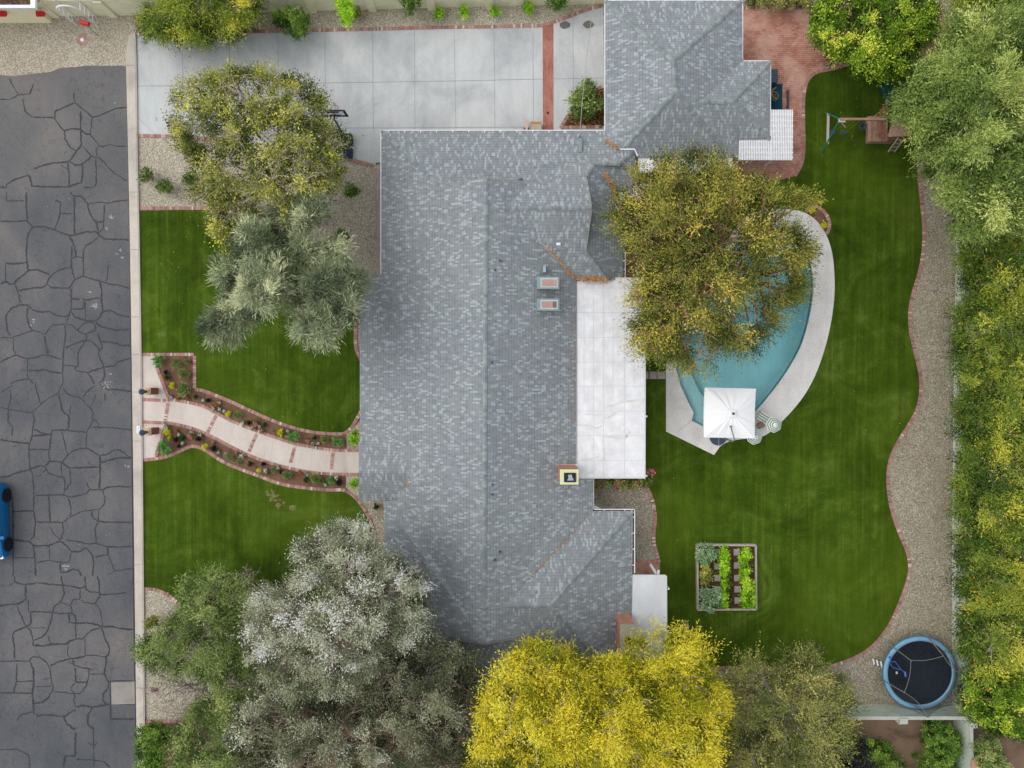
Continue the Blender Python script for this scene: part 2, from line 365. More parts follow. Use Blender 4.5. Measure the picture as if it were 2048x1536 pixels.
flat('gravel_bed', [(268, -20), (1210, -20), (1210, 60), (268, 75)], 0.008, 'gravel_l')
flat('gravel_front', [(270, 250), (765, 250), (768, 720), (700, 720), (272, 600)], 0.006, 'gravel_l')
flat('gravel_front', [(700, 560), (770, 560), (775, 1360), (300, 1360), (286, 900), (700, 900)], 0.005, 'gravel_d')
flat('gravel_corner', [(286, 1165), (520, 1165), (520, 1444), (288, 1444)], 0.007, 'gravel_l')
# road, its wavy north edge and the cracks
road_edge = [(-400, 175), (-40, 160), (0, 150), (30, 152), (60, 148), (100, 144), (120, 136), (150, 134), (165, 132), (180, 131), (215, 132), (245, 131), (253, 134)]
flat('road', road_edge + [(256, 300), (259, 480), (262, 768), (268, 1152), (271, 1400), (275, 1700), (-500, 1700)], 0.010, 'road')
CR = {0: (0, 0, '590,740 595,820 660,870 735,935 790,930 850,900 920,870 1015,855|440,950 440,890 500,865 590,825|265,935 330,940 430,940 470,1000 515,1050 520,1110 560,1180 610,1205|735,935 730,1010 720,1075 760,1120 790,1165 820,1175 885,1155 940,1170 1015,1170|515,1045 580,1030 645,1035 680,1070 720,1075|645,890 645,1035 650,1160 615,1205|680,1190 730,1250 800,1265 850,1320 910,1385 1015,1445|650,1160 680,1190|555,1290 600,1320 640,1320 690,1290 730,1250|265,1355 340,1325 420,1305 490,1300 555,1290 590,1240 615,1205|790,1175 770,1190 775,1250|540,1295 550,1370 555,1450 550,1490|490,1310 500,1335 550,1360|225,1390 245,1440 255,1490 400,1495 550,1495 600,1475 650,1460 660,1400 660,1310|0,1500 50,1500 60,1470 130,1430 220,1405|670,1500 750,1500 770,1470 770,1400 765,1270|0,795 80,795 150,760 110,700 75,630|260,940 200,890 180,790|150,760 240,750 270,670'),
 1: (0, 384, '1030,65 930,75 860,90 790,80 710,95|560,0 590,30 650,35 700,90 715,160 745,220 770,240 790,330 795,350|0,235 100,235 215,230 265,280 340,275 430,300 540,345 600,345 680,320 770,318 795,350 840,375 920,380 1030,382|210,0 210,130 220,230|50,70 190,70|50,70 55,0|440,65 485,85 480,170 460,240 435,300|485,172 595,172|595,30 595,345|835,100 830,240 770,240|830,240 825,290 795,330|265,280 220,340 210,500 220,610 230,625 300,622 350,640 400,665|550,345 590,420 605,480 610,515 570,535|575,430 570,600 590,680 600,700|790,360 740,400 680,430 665,500 668,665|610,515 660,525|565,605 500,615 430,650 385,700 375,735 410,765 555,770 600,700 665,672 720,690 800,715 870,735 950,745 1035,770|0,735 45,718 80,740 118,735 120,715 180,670 230,625|45,570 45,715|45,570 130,575 215,565|865,580 860,690 845,715|375,740 340,765 250,770 150,788|120,740 150,820 160,890|800,720 815,800 810,860 825,945 800,1000 760,1035|565,770 570,850 640,860 700,865 760,850 800,848|570,850 570,930 555,980 535,1040|575,935 665,935 680,870|680,870 685,1030|570,960 600,1000 690,1030 760,1030|60,970 90,930 160,900 220,905 270,950 340,960 390,955 450,985 520,1000 555,980|60,970 45,1010 60,1110 80,1150|220,920 215,1000 235,1070 260,1110|0,1165 100,1165 180,1135 260,1110 320,1120 360,1145 380,1110 420,1065 530,1055 580,1065 620,1110 690,1140|825,960 880,945 920,970 980,990 1035,998|765,1040 800,1075 860,1090 930,1105 1035,1100|620,1110 650,1070 690,1040 750,1045 770,1100 730,1120 690,1135 690,1185|105,1170 110,1260 130,1305|0,1365 60,1330 130,1305 210,1332 280,1325 340,1305 400,1310 490,1340|355,1150 365,1210 385,1300|520,1060 525,1150 510,1250 505,1330 500,1440|520,1250 580,1220 690,1185 730,1190 790,1250 790,1310 825,1380 830,1420 840,1460 830,1500 790,1530|690,1190 640,1250 620,1300 625,1390 600,1400 605,1430 640,1435 700,1445 740,1500 755,1535|780,1130 820,1240 800,1265|810,1195 900,1205 980,1230 1040,1228|220,1335 220,1490|220,1425 300,1430 350,1420 420,1440 500,1448|705,1440 780,1420 830,1400 920,1390 930,1365 1040,1330|500,1380 560,1390 600,1395|80,1535 150,1505 230,1495 255,1510 260,1535|500,1440 505,1535'),
 2: (0, 768, '0,70 40,50 100,10|80,40 90,110 65,200 65,300 100,340 95,420|280,0 300,80 325,160|0,185 80,205 180,220 255,230 325,165 390,110 460,80 500,0|500,30 540,80 650,115 690,160 740,210 745,290 720,340 695,380 690,450 690,520|660,110 710,50 760,10|765,80 755,130 725,175|470,85 490,180 500,220 550,250 550,350 530,370|565,165 560,250|840,70 840,140|800,0 850,45 950,45 1055,60|745,345 850,348 950,355 1055,368|750,280 790,320 780,345 730,350|260,235 275,290 260,370 260,410 240,470 230,540 240,680 265,740 270,900 270,1020|265,360 330,390 410,405 420,370 480,368 530,370 600,378 690,385|0,445 80,460 160,470 235,475|410,405 400,480 390,560 400,610|235,525 395,525|260,415 400,405|490,370 510,450 530,530 545,580|500,625 540,570 590,530 650,515 700,515 760,550 800,575 860,560 930,520 980,540 1020,575 1055,590|800,575 800,630 870,610 950,590 1050,592|800,630 800,740 795,840|0,745 60,740 130,710 240,685 310,655 360,660 400,615 490,625 550,670 660,670 790,662|360,665 390,715 480,745 510,745 520,800 515,850|280,740 320,730 370,680|490,630 495,740|560,680 565,790 520,850 505,885|280,890 400,890 505,885 560,905 640,890 700,870 715,845 830,845 860,825 950,820 1055,825|690,780 715,845|820,850 840,910 835,960 800,1000 740,1010 650,1020 590,1050 540,1080 500,1110 510,1180 480,1250|545,910 565,980 570,1020 560,1060|105,1020 270,1015 285,1100 270,1220 235,1260|285,1105 390,1105 500,1108|390,895 400,1100|400,1140 430,1200 480,1250|735,1020 740,1070 790,1100 860,1105 960,1105 1060,1110|790,1010 785,1100 760,1150 770,1270|105,1245 235,1262 270,1295 400,1290 480,1255 540,1300 570,1340 640,1342 690,1310|530,1250 620,1260 700,1280 770,1275 850,1300 950,1305 1060,1300|690,1310 740,1370 750,1440 740,1535|860,1305 865,1365 760,1385|865,1365 890,1430 920,1495 1060,1480|920,1495 860,1530|105,1390 270,1390|265,1290 280,1400 285,1535|290,1430 390,1410 470,1425 550,1430 570,1350|395,1290 395,1410|480,1430 485,1510 550,1500 580,1480 630,1490 650,1535|100,900 105,1100 105,1300 105,1535'),
 3: (0, 1152, '115,0 120,50 200,70 300,55 380,65 490,72 560,80 640,100 680,85|70,80 120,45|490,0 500,70 515,140 490,200 430,250 415,340 380,440 340,490 270,515|680,0 685,100 720,128 790,130 800,150 900,145 1010,132|780,0 795,60 795,120 800,160 760,220|205,75 205,190 140,225 70,228 0,238|225,190 230,290 300,285 420,290 480,300 560,300 580,290|135,235 160,300 205,400 240,430 260,490 268,560|245,300 250,380 200,410 120,440 100,470 115,560 115,660|480,205 560,240 580,190 640,185 640,110|570,235 575,300 605,320 605,380|650,190 660,210 760,222 800,270 815,340 820,400|550,300 555,370 600,380 700,375 760,385 820,405 900,405 960,420 1070,430|605,390 605,500 660,505 700,460 740,430 820,410|230,415 370,415|270,555 340,560 420,545 530,545 560,520 605,505|385,475 405,545|545,540 540,620 560,660|680,500 680,635|680,635 760,635 845,650|810,410 840,500 875,570 870,620 845,660 850,700 835,760 835,790 870,850 865,900|0,685 130,680 230,682 260,645 320,650 370,690 400,740 410,830 425,900 420,925|400,720 460,690 550,665 620,655 680,640|240,685 268,750 270,880 260,930 265,1010 270,1080|580,665 590,710 660,735 740,748|540,690 590,705|605,730 605,850 700,850|710,740 710,800 690,880 650,935 600,945 560,900 600,855|715,785 835,785|130,845 270,840|135,700 130,850 110,930|275,885 410,883|340,830 410,815|0,935 110,935 260,940|420,925 500,930 600,945 590,1000 605,1050|410,930 390,970 340,1010 270,1022|865,900 825,940 825,1000 850,1030|605,1050 660,1035 740,1050 830,1035 885,1025|130,1160 170,1110 260,1085 300,1120 350,1110 430,1115 510,1125 600,1070|510,1125 530,1180 600,1230|740,1055 705,1110 700,1190 750,1230|885,840 1075,840|885,840 885,1150|885,1028 1078,1028|885,1145 1078,1145|0,1390 130,1385 230,1430 240,1535|510,1535 520,1440 600,1440 605,1250|605,1465 745,1472 830,1485 880,1530|745,1200 750,1350 750,1535|700,1330 750,1360 780,1330')}
m = MB(); rc = random.Random(3)
for ox, oy, s in CR.values():
    for ln in s.split('|'):
        pts = [tuple(map(float, q.split(','))) for q in ln.split()]
        pts = [(a / 4 + ox, b / 4 + oy) for a, b in pts]
        L = sum(math.dist(a, b) for a, b in zip(pts[:-1], pts[1:]))
        w0 = rc.uniform(0.055, 0.105) if L > 35 else rc.uniform(0.035, 0.06)
        wp = [P(a, b, 0.014)[:2] for a, b in pts]; rp = resample(wp, 0.1)
        ph = rc.uniform(0, 9)
        rp = [p + np.array((math.sin(i * 1.9 + ph), math.cos(i * 2.3 + ph * 2))) * 0.012 + np.array((rc.uniform(-1, 1), rc.uniform(-1, 1))) * 0.016 for i, p in enumerate(rp)] + [wp[-1]]
        ws = [w0 * (0.75 + 0.4 * math.sin(i * 0.35 + ph) ** 2 + rc.uniform(-.15, .25)) for i in range(len(rp))]; ws[0] *= .5; ws[-1] *= .5
        m.mat = 1 if w0 < 0.05 else 0
        m.ribbon(rp, ws, 0.014 + rc.uniform(0, 0.0015))
m.mat = 0; m.ribbon([P(a, b)[:2] for a, b in smooth_path([(253, 136), (257, 300), (260, 480), (263, 768), (267, 1152), (271, 1400), (275, 1560)], 8)], 0.07, 0.017, jit=0.3)
obj('crack_sealing', m, ['tar', 'tar2'], kind='structure')
m = MB(); rc = random.Random(5)
for cx, cy, r, n in ((224, 434, 6, 12), (215, 457, 4, 7), (240, 500, 4, 8), (236, 508, 4, 6), (245, 515, 3, 6), (180, 584, 4, 6), (190, 612, 8, 22), (66, 642, 6, 10), (60, 650, 9, 6), (215, 770, 12, 16), (222, 748, 3, 4), (250, 932, 2, 3), (256, 933, 2, 3), (230, 205, 2, 2), (132, 1132, 5, 3)):
    for k in range(n):
        a, q = rc.uniform(0, 6.3), r * rc.uniform(0, 1) ** 0.8; rr = M(rc.uniform(0.5, 2.0))
        c = P(cx + q * math.cos(a), cy + q * math.sin(a) * 0.8); nn = 7
        m.poly([(c[0] + rr * rc.uniform(.6, 1.2) * math.cos(6.283 * i / nn), c[1] + rr * rc.uniform(.6, 1.2) * math.sin(6.283 * i / nn), 0.018 + k * 0.0002) for i in range(nn)])
obj('road_stains', m, 'chalk', kind='structure')
m = MB()
for pts, w_ in (([(124, 1132), (139, 1132)], 0.06), ([(129, 1135), (132, 1141)], 0.05), ([(132, 1141), (135, 1136)], 0.05)):
    m.ribbon([P(a, b)[:2] for a, b in pts], w_, 0.019)
obj('road_marking', m, 'chalk', kind='structure')
flat('concrete_patch', [(222, 1365), (269, 1363), (270, 1408), (223, 1409)], 0.018, 'patch')
# kerb
cl = smooth_path([(262, 68), (257, 78), (253, 100), (252, 134), (256, 300), (260, 500), (264, 768), (269, 1152), (272, 1400), (276, 1620)], 5)
cr = smooth_path([(270, 64), (271.5, 80), (272, 100), (273, 134), (275, 300), (279, 500), (283.5, 768), (287, 1152), (289, 1400), (292, 1620)], 5)
m = MB(); A = PP(cl, 0.09); B = PP(cr, 0.11)
for i in range(len(A) - 1):
    a, b, c, d = A[i], A[i + 1], B[i + 1], B[i]
    m.poly([(*a[:2], 0.09), (*b[:2], 0.09), (*c[:2], 0.11), (*d[:2], 0.11)]); m.poly([(*a[:2], 0), (*b[:2], 0), (*b[:2], 0.09), (*a[:2], 0.09)]); m.poly([(*c[:2], 0), (*d[:2], 0), (*d[:2], 0.11), (*c[:2], 0.11)])
m.mat = 1
for y in (132, 385, 500, 634, 709, 784, 882, 1128, 1374):
    xl = np.interp(y, [134, 768, 1400], [254, 265, 273]); xr = np.interp(y, [134, 768, 1400], [272, 283, 288.5])
    m.ribbon([P(xl, y)[:2], P(xr, y)[:2]], 0.022, 0.1145)
m.ribbon([P(a, b)[:2] for a, b in cr[4:]], 0.02, 0.1145)
obj('kerb', m, ['curb', 'joint'], kind='structure')
# driveway
m = MB(); dz = 0.02
m.sheet([p[:2] for p in PP([(271, 66), (560, 63), (860, 56), (1085, 53), (1120, 41), (1206, 12), (1210, 265), (764, 268), (764, 327), (748, 330), (700, 318), (640, 300), (430, 274), (275, 268)], dz)], dz)
m.mat = 1
def jn(*pts, w_=0.03): m.ribbon([P(a, b, dz)[:2] for a, b in pts], w_, dz + 0.003)
for xa, xb in ((365, 367), (459, 459), (556, 557), (650, 651), (745, 747), (829, 830), (908, 912), (988, 990), (1066, 1067), (1146, 1147)):
    jn((xa, 62 if xa < 1100 else 33), (xb, 262 if xa > 700 else 300), w_=0.022)
jn((273, 172), (460, 171), (650, 166), (908, 162), (1085, 158)); jn((1106, 158), (1208, 156)); jn((690, 256), (765, 256), (1085, 254)); jn((746, 326), (764, 326))
jn((275, 235), (310, 268), w_=0.015); jn((273, 105), (300, 80), w_=0.015)
obj('driveway', m, ['drive', 'joint'], kind='structure')
flat('driveway_band', [(1085, 50), (1107, 44), (1107, 264), (1086, 264)], 0.026, 'pavers2')
m = MB()
for cx, cy in ((1130, 50), (1177, 49)):
    for k, s_ in enumerate((11, 9, 6)): c = P(cx, cy, 0.026); m.poly([(c[0] + M(s_) * math.cos(j * .393) * (1 + .08 * math.sin(j * 2.2 + cx)), c[1] + .68 * M(s_) * math.sin(j * .393) * (1 + .1 * math.cos(j * 1.7)), 0.0245 + k * .001) for j in range(16)])
MAT['oil'] = plain('wet_stain', col(112, 108, 104), 0.7, 0.25, 6)
obj('driveway_stains', m, 'oil', kind='structure')
flat('side_path', [(752, 325), (765, 325), (766, 550), (752, 550)], 0.02, 'slab')
# lawns
flat('lawn', [(280, 421), (428, 419), (520, 440), (620, 520), (690, 600), (713, 640), (712, 690), (716, 715), (722, 722), (722, 826), (712, 845), (703, 858), (690, 867), (672, 870), (628, 866), (584, 856), (540, 840), (495, 820), (461, 804), (427, 790), (405, 782), (389, 779), (391, 709), (283, 706)], 0.022, 'lawn_n')
lawn_s = [(287, 921), (307, 920), (330, 915), (350, 908), (375, 896), (390, 894), (410, 901), (445, 924), (485, 941), (512, 951), (562, 969), (612, 978), (662, 982), (687, 982), (707, 994), (724, 1014), (742, 1046), (752, 1085), (755, 1130), (740, 1180), (600, 1210), (420, 1240), (372, 1226), (358, 1208), (340, 1194), (315, 1181), (288, 1177)]
flat('lawn', lawn_s, 0.022, 'lawn_s')
lawn_e = smooth_path([(1590, 352), (1604, 325), (1608, 290), (1607, 240), (1608, 190), (1616, 160), (1635, 144), (1668, 137), (1740, 116), (1800, 112), (1838, 130), (1850, 180), (1842, 240), (1838, 300), (1839, 350), (1843, 400), (1848, 450), (1847, 500), (1839, 545), (1827, 585), (1820, 625), (1822, 665), (1831, 705), (1840, 745), (1842, 778), (1836, 815), (1818, 850), (1796, 885), (1781, 920), (1776, 955), (1779, 995), (1788, 1035), (1801, 1070), (1815, 1105), (1820, 1135), (1815, 1165), (1802, 1200), (1785, 1240), (1762, 1275), (1735, 1301), (1700, 1320), (1655, 1335)], 4)
lawn_w = [(1600, 1338), (1500, 1335), (1413, 1338), (1320, 1340), (1320, 1130), (1315, 1105), (1307, 1085), (1305, 1060), (1310, 1030), (1306, 1000), (1296, 975), (1282, 962), (1278, 955), (1278, 560), (1290, 556), (1290, 380), (1500, 362), (1560, 360)]
flat('lawn', lawn_e + lawn_w, 0.022, 'lawn_b', [hole])
flat('grass_strip', [(1945, 330), (2150, 330), (2150, 900), (1945, 900)], 0.01, 'weeds')
m = MB(); rc = random.Random(8)
for cx, cy, rr in ((560, 1005, 11), (585, 1015, 7), (548, 996, 8), (556, 1012, 8), (540, 985, 9)):
    for k in range(16):
        c = P(cx + rc.uniform(-rr, rr), cy + rc.uniform(-rr, rr) * .6, 0.022); r0 = M(rc.uniform(1, 3))
        m.poly([(c[0] + r0 * rc.uniform(.5, 1.3) * math.cos(6.283 * i / 8), c[1] + r0 * rc.uniform(.5, 1.3) * math.sin(6.283 * i / 8), 0.0245 + k * .0001) for i in range(8)])
MAT['thatch'] = plain('dry_thatch', col(120, 114, 76), 1, 0.45, 10)
obj('worn_grass', m, 'thatch', kind='structure')
# patio paving, deck, pool
pat = [(1480, 12), (1880, 14), (1897, 62), (1895, 110), (1838, 128), (1800, 112), (1740, 116), (1668, 137), (1635, 144), (1616, 160), (1608, 190), (1607, 240), (1608, 290), (1604, 325), (1590, 352), (1560, 360), (1500, 362), (1300, 362), (1290, 380), (1291, 562), (1230, 562), (1230, 300), (1480, 270)]
flat('brick_patio', pat, 0.03, 'pavers')
flat('brick_patio', [(1255, 1120), (1318, 1120), (1318, 1150), (1318, 1340), (1255, 1340)], 0.03, 'pavers')
m = MB(); m.prism([p[:2] for p in DECK], 0, 0.06, [hole])
m.mat = 1; m.ribbon([P(1352, 866, .06)[:2], P(1383, 841, .06)[:2]], 0.02, 0.063)
obj('pool_deck', m, ['deck', 'joint2'], kind='structure')
MAT['plaster'] = concrete('pool_plaster', col(186, 240, 248), col(172, 232, 244), 0.5, 0.5, 0.3)
m = MB(); zb = -1.9
for i in range(len(hole)):
    a, b = hole[i], hole[(i + 1) % len(hole)]; m.poly([(a[0], a[1], 0.06), (b[0], b[1], 0.06), (b[0], b[1], -.3), (a[0], a[1], -.3)])
cb = np.mean(np.array(hole), axis=0)
o0 = len(m.v)
PR = (1.0, 0.97, 0.93, 0.88, 0.82, 0.75, 0.65, 0.5, 0.3, 0.0)
for r_ in PR:
    for p in hole:
        q = cb + (np.array(p) - cb) * r_; yy = q[1]
        dep = 0.95 + 0.75 * min(1, max(0, (yy - P(1450, 860)[1]) / 8.0)); z = -.3 - (dep - .3) * (1 - math.exp(-(1 - r_) * 9)) if r_ < 1 else -.3
        m.v.append((q[0], q[1], z))
n_ = len(hole)
for k in range(len(PR) - 1):
    for j in range(n_): a, b = o0 + k * n_ + j, o0 + k * n_ + (j + 1) % n_; m.face((a, b, b + n_, a + n_))
obj('pool_basin', m, 'plaster', kind='structure', smooth=True)
shelf = [(1345, 700), (1358, 722), (1379, 741), (1391, 768), (1400, 785), (1412, 800), (1425, 825), (1440, 850), (1455, 880), (1380, 870), (1340, 760)]
m = MB(); m.prism([p[:2] for p in PP(shelf, -0.45)], -1.2, -0.42)
obj('pool_shelf', m, 'plaster', kind='structure')
def water_mat():
    b = NB('pool_water'); t = b.t; t.nodes.remove(b.bsdf)
    tr = b.n('BsdfTransparent'); gl = b.n('BsdfGlossy'); gl.inputs['Roughness'].default_value = 0.08
    fr = b.n('Fresnel'); fr.inputs['IOR'].default_value = 1.33; mx = b.n('MixShader'); nz = b.noise(b.coord(), 1.4, 4); bp = b.n('Bump'); bp.inputs['Strength'].default_value = 0.15; b.l(nz, bp.inputs['Height']); b.l(bp.outputs[0], gl.inputs['Normal'])
    b.l(fr.outputs[0], mx.inputs[0]); b.l(tr.outputs[0], mx.inputs[1]); b.l(gl.outputs[0], mx.inputs[2]); b.l(mx.outputs[0], b.out.inputs['Surface'])
    va = b.n('VolumeAbsorption'); va.inputs['Color'].default_value = (0.06, 0.86, 0.96, 1); va.inputs['Density'].default_value = 0.13
    b.l(va.outputs[0], b.out.inputs['Volume']); return b.m
MAT['water'] = water_mat()
m = MB(); q = [tuple(p) for p in hole]; q = [tuple(cb + (np.array(p) - cb) * 0.9995) for p in q]; m.prism(q, -3.0, -0.06); m.sheet(q, -3.0)
obj('pool_water', m, 'water', kind='structure')
# walkway and its beds
up = [(286, 799), (335, 801), (346, 800), (371, 804), (405, 812), (432, 826), (472, 846), (513, 862), (551, 875), (584, 886), (618, 893), (663, 900), (717, 901), (740, 901)]
lo = [(286, 845), (326, 845), (344, 847), (371, 853), (396, 861), (427, 875), (461, 893), (495, 909), (528, 922), (573, 935), (618, 944), (663, 948), (717, 949), (740, 949)]
up_s, lo_s = smooth_path(up[1:], 4), smooth_path(lo[1:], 4)
bed_n = [(284, 708), (391, 708), (389, 779), (405, 781), (427, 789), (461, 803), (495, 819), (540, 839), (584, 855), (629, 865), (674, 868), (690, 866), (712, 845), (722, 826), (730, 826), (730, 905), (663, 903), (584, 889), (513, 865), (432, 829), (346, 803), (310, 750), (300, 710)]
bed_s = [(331, 846), (344, 849), (371, 855), (427, 877), (495, 911), (573, 937), (663, 949), (730, 950), (730, 1000), (707, 994), (687, 982), (612, 978), (512, 951), (445, 924), (410, 901), (390, 894), (350, 908), (310, 919), (320, 870)]
flat('planting_bed', bed_n, 0.012, 'soil'); flat('planting_bed', bed_s, 0.013, 'soil')
flat('gravel_patch', [(692, 948), (730, 948), (732, 1005), (712, 996), (692, 975)], 0.016, 'gravel_l'); flat('gravel_patch', [(693, 866), (712, 850), (730, 830), (730, 905), (693, 902)], 0.016, 'gravel_l')
m = MB(); wz = 0.03
m.sheet([p[:2] for p in PP([(284, 798)] + [tuple(p) for p in up_s] + [tuple(p) for p in lo_s[::-1]] + [(284, 847)], wz)], wz)
m.sheet([p[:2] for p in PP([(284, 712), (311, 712), (313, 734), (337, 800), (284, 800)], wz)], wz - .002)
m.sheet([p[:2] for p in PP([(284, 845), (332, 845), (322, 880), (309, 918), (286, 919)], wz)], wz - .004)
m.mat = 1
for a, b in (((470, 848), (455, 888)), ((548, 876), (540, 924)), ((626, 894), (620, 944)), ((372, 806), (362, 850))): m.ribbon([P(*a)[:2], P(*b)[:2]], 0.012, wz + 0.002)
obj('front_walk', m, ['walk', 'joint2'], kind='structure')
m = MB(); rb = random.Random(11)
def bricks(mm, path, width, z, blen=0.095, h=0.03, side=0.0, along=False):
    """a row of single bricks laid across the path"""
    pts = resample([P(a, b, z)[:2] for a, b in path], blen); mm.tint = 0.5
    for a, b in zip(pts[:-1], pts[1:]):
        c = (a + b) / 2; d = b - a; an = math.atan2(d[1], d[0]) + rb.uniform(-.04, .04)
        nrm = np.array((-d[1], d[0])) / (np.linalg.norm(d) + 1e-9); c = c + nrm * side
        mm.tint = min(1, max(0, rb.gauss(0.5, 0.17) + (0.45 if rb.random() < 0.07 else 0) - (0.4 if rb.random() < 0.06 else 0)))
        mm.box((c[0], c[1], z - h / 2 + rb.uniform(-.003, .003)), (blen * 0.88, width, h), an)
for pth, zz in ((up_s, 0.045), (lo_s, 0.045)): bricks(m, pth, 0.17, zz, 0.085)
for a, b in (((336, 806), (330, 842)), ((432, 831), (414, 867)), ((513, 868), (497, 905)), ((590, 891), (580, 928)), ((666, 903), (662, 941)), ((286, 799), (332, 801)), ((286, 844), (326, 846)), ((314, 736), (337, 797)), ((331, 850), (311, 914))): bricks(m, [a, b], 0.18, 0.046, 0.09)
obj('walk_bricks', m, 'brick', kind='structure')
# brick edging: one run per object
EDG = [('front lawn and planting bed', smooth_path([(389, 779), (405, 781), (427, 789), (461, 803), (495, 819), (540, 839), (584, 855), (629, 865), (674, 868), (690, 866), (703, 855), (712, 840), (722, 822)], 4)),
 ('lower front lawn', smooth_path([(287, 920), (307, 918), (330, 914), (350, 907), (375, 895), (390, 893), (410, 900), (445, 923), (485, 940), (512, 950), (562, 968), (612, 976), (662, 980), (687, 980), (707, 992), (724, 1012), (742, 1045), (752, 1085)], 4)),
 ('corner gravel at the street', smooth_path([(288, 1178), (312, 1180), (335, 1190), (355, 1206), (372, 1226)], 4)),
 ('back lawn along the right gravel strip', lawn_e[52:] + [(1640, 1337)]),
 ('brick patio and lawn', lawn_e[0:44]),
 ('back lawn south edge', smooth_path([(1413, 1338), (1450, 1336), (1500, 1334), (1560, 1336), (1640, 1338)], 3)),
 ('gravel by the chimney side', smooth_path([(1284, 963), (1297, 980), (1306, 1005), (1311, 1035), (1308, 1062), (1308, 1085), (1314, 1108), (1319, 1128)], 4)),
 ('top gravel strip and driveway', [(271, 67), (560, 62), (860, 55), (1082, 51), (1120, 40), (1165, 22), (1206, 10)]),
 ('driveway and gravel by the street', [(275, 271), (372, 273), (460, 285)]),
 ('driveway end by the garage wall', [(700, 319), (748, 331)]),
 ('gravel and upper front lawn', [(278, 416), (345, 416), (430, 417), (470, 425)]),
 ('upper front lawn by the porch', smooth_path([(711, 640), (711, 690), (716, 708), (723, 722)], 3)),
 ('bed corner at the street', [(283, 709), (390, 709)]), ('bed side at the upper lawn', [(389, 712), (389, 779)]),
 ('corner gravel and the neighbouring yard', [(288, 1443), (372, 1443), (420, 1444)]),
 ('small bed at the pool end', smooth_path([(1612, 424), (1622, 412), (1636, 414), (1652, 428), (1659, 445), (1657, 462), (1648, 470)], 4)),
 ('planter beside the driveway', [(1121, 256), (1130, 240), (1145, 218), (1165, 196), (1185, 181), (1204, 173)]),
 ('planter along the house wall', [(1121, 255), (1206, 253)]),
 ('patio top edge', [(1484, 15), (1630, 15), (1880, 16)]), ('patio far side', [(1897, 16), (1895, 60)]),
 ('tree ring beside the pool', smooth_path([(1338, 560), (1336, 535), (1343, 520)], 3)),
 ('corner by the arbor', [(272, 30), (273, 62)])]
for nm, pth in EDG:
    m = MB(); bricks(m, pth, 0.18, 0.05, 0.1, 0.06)
    o = obj('brick_edging', m, 'brick', origin=P(*pth[0], 0)); tag(o, 'red brick edging row, ' + nm, 'edging', 'brick edging rows around lawns and beds')
# ================================================================ buildings
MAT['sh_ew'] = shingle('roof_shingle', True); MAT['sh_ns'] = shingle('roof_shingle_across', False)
MAT['cap'] = plain('ridge_cap_shingle', col(122, 130, 130), 0.85, 0.3, 12)
MAT['white'] = plain('white_paint', col(232, 234, 238), 0.5, 0.08, 4)
MAT['gutter_in'] = plain('gutter_inside', col(120, 96, 88), 0.7, 0.4, 3)
MAT['wallw'] = brickwall('painted_brick_wall', col(214, 208, 196), col(206, 200, 188), col(180, 174, 164), 0.4, 0.1)
MAT['yellow'] = brickwall('yellow_block_wall', col(246, 241, 210), col(242, 237, 204), col(224, 218, 186), 0.4, 0.2, 0.006)
MAT['yellow_t'] = plain('yellow_stucco', col(236, 230, 192), 0.8, 0.05)
MAT['stucco'] = plain('cream_stucco', col(244, 234, 200), 0.8, 0.05)
MAT['green_wall'] = brickwall('grey_green_block_wall', col(212, 222, 208), col(204, 214, 200), col(184, 194, 180), 0.4, 0.2, 0.006)
MAT['wcap'] = plain('wall_cap', col(176, 178, 168), 0.8, 0.12)
MAT['wcap_w'] = plain('white_cap', col(214, 214, 210), 0.8, 0.1); MAT['wcap_p'] = plain('pink_cap', col(186, 140, 124), 0.8, 0.15)
MAT['chbrick'] = brickwall('chimney_brick', col(190, 122, 96), col(168, 100, 78), col(214, 180, 150), 0.22, 0.075, 0.01)
MAT['chcap'] = plain('yellow_cap', col(218, 216, 170), 0.8, 0.08); MAT['cement'] = plain('cement_cap', col(158, 152, 140), 0.85, 0.15, 5)
MAT['black'] = plain('black_metal', col(30, 34, 44), 0.4, 0.2); MAT['steel'] = plain('grey_metal', col(150, 168, 172), 0.4, 0.1, metal=0.2)
MAT['dark'] = plain('dark_void', col(40, 42, 46), 0.9, 0.2)
MAT['brown_roof'] = gravel('brown_roof', col(78, 58, 50), col(104, 80, 70), col(130, 104, 92), 14)
MAT['flashing'] = plain('rusty_flashing', col(196, 176, 160), 0.6, 0.15)
def white_roof():
    b = NB('coated_flat_roof'); v = b.coord()
    f = b.noise(v, 1.7, 8, 0.72, 0.15); f2 = b.noise(b.coord((1, .3, 1)), 3, 4, 0.6); f3 = b.noise(v, 0.35, 3, .5, .5)
    c = b.ramp(f, [(0.34, col(216, 215, 216)), (0.5, col(225, 225, 228)), (0.66, col(238, 239, 243))])
    c = b.mix(0.5, c, b.ramp(f2, [(0.35, (0.88, 0.88, 0.87, 1)), (0.6, (1.03, 1.03, 1.04, 1))]), 'MULTIPLY')
    c = b.mix(0.35, c, b.ramp(f3, [(0.4, (1, 1, 1, 1)), (0.62, (0.92, 0.90, 0.87, 1))]), 'MULTIPLY'); return b.base(c, 0.6)
MAT['coat'] = white_roof(); MAT['coat_seam'] = plain('roof_seam', col(206, 208, 212), 0.6, 0.05); MAT['tarline'] = plain('patched_seam', col(214, 209, 202), 0.7, 0.15)
MAT['greyroof'] = concrete('grey_metal_roof', col(216, 220, 224), col(204, 206, 206), 0.4, 0.5, 0.3)

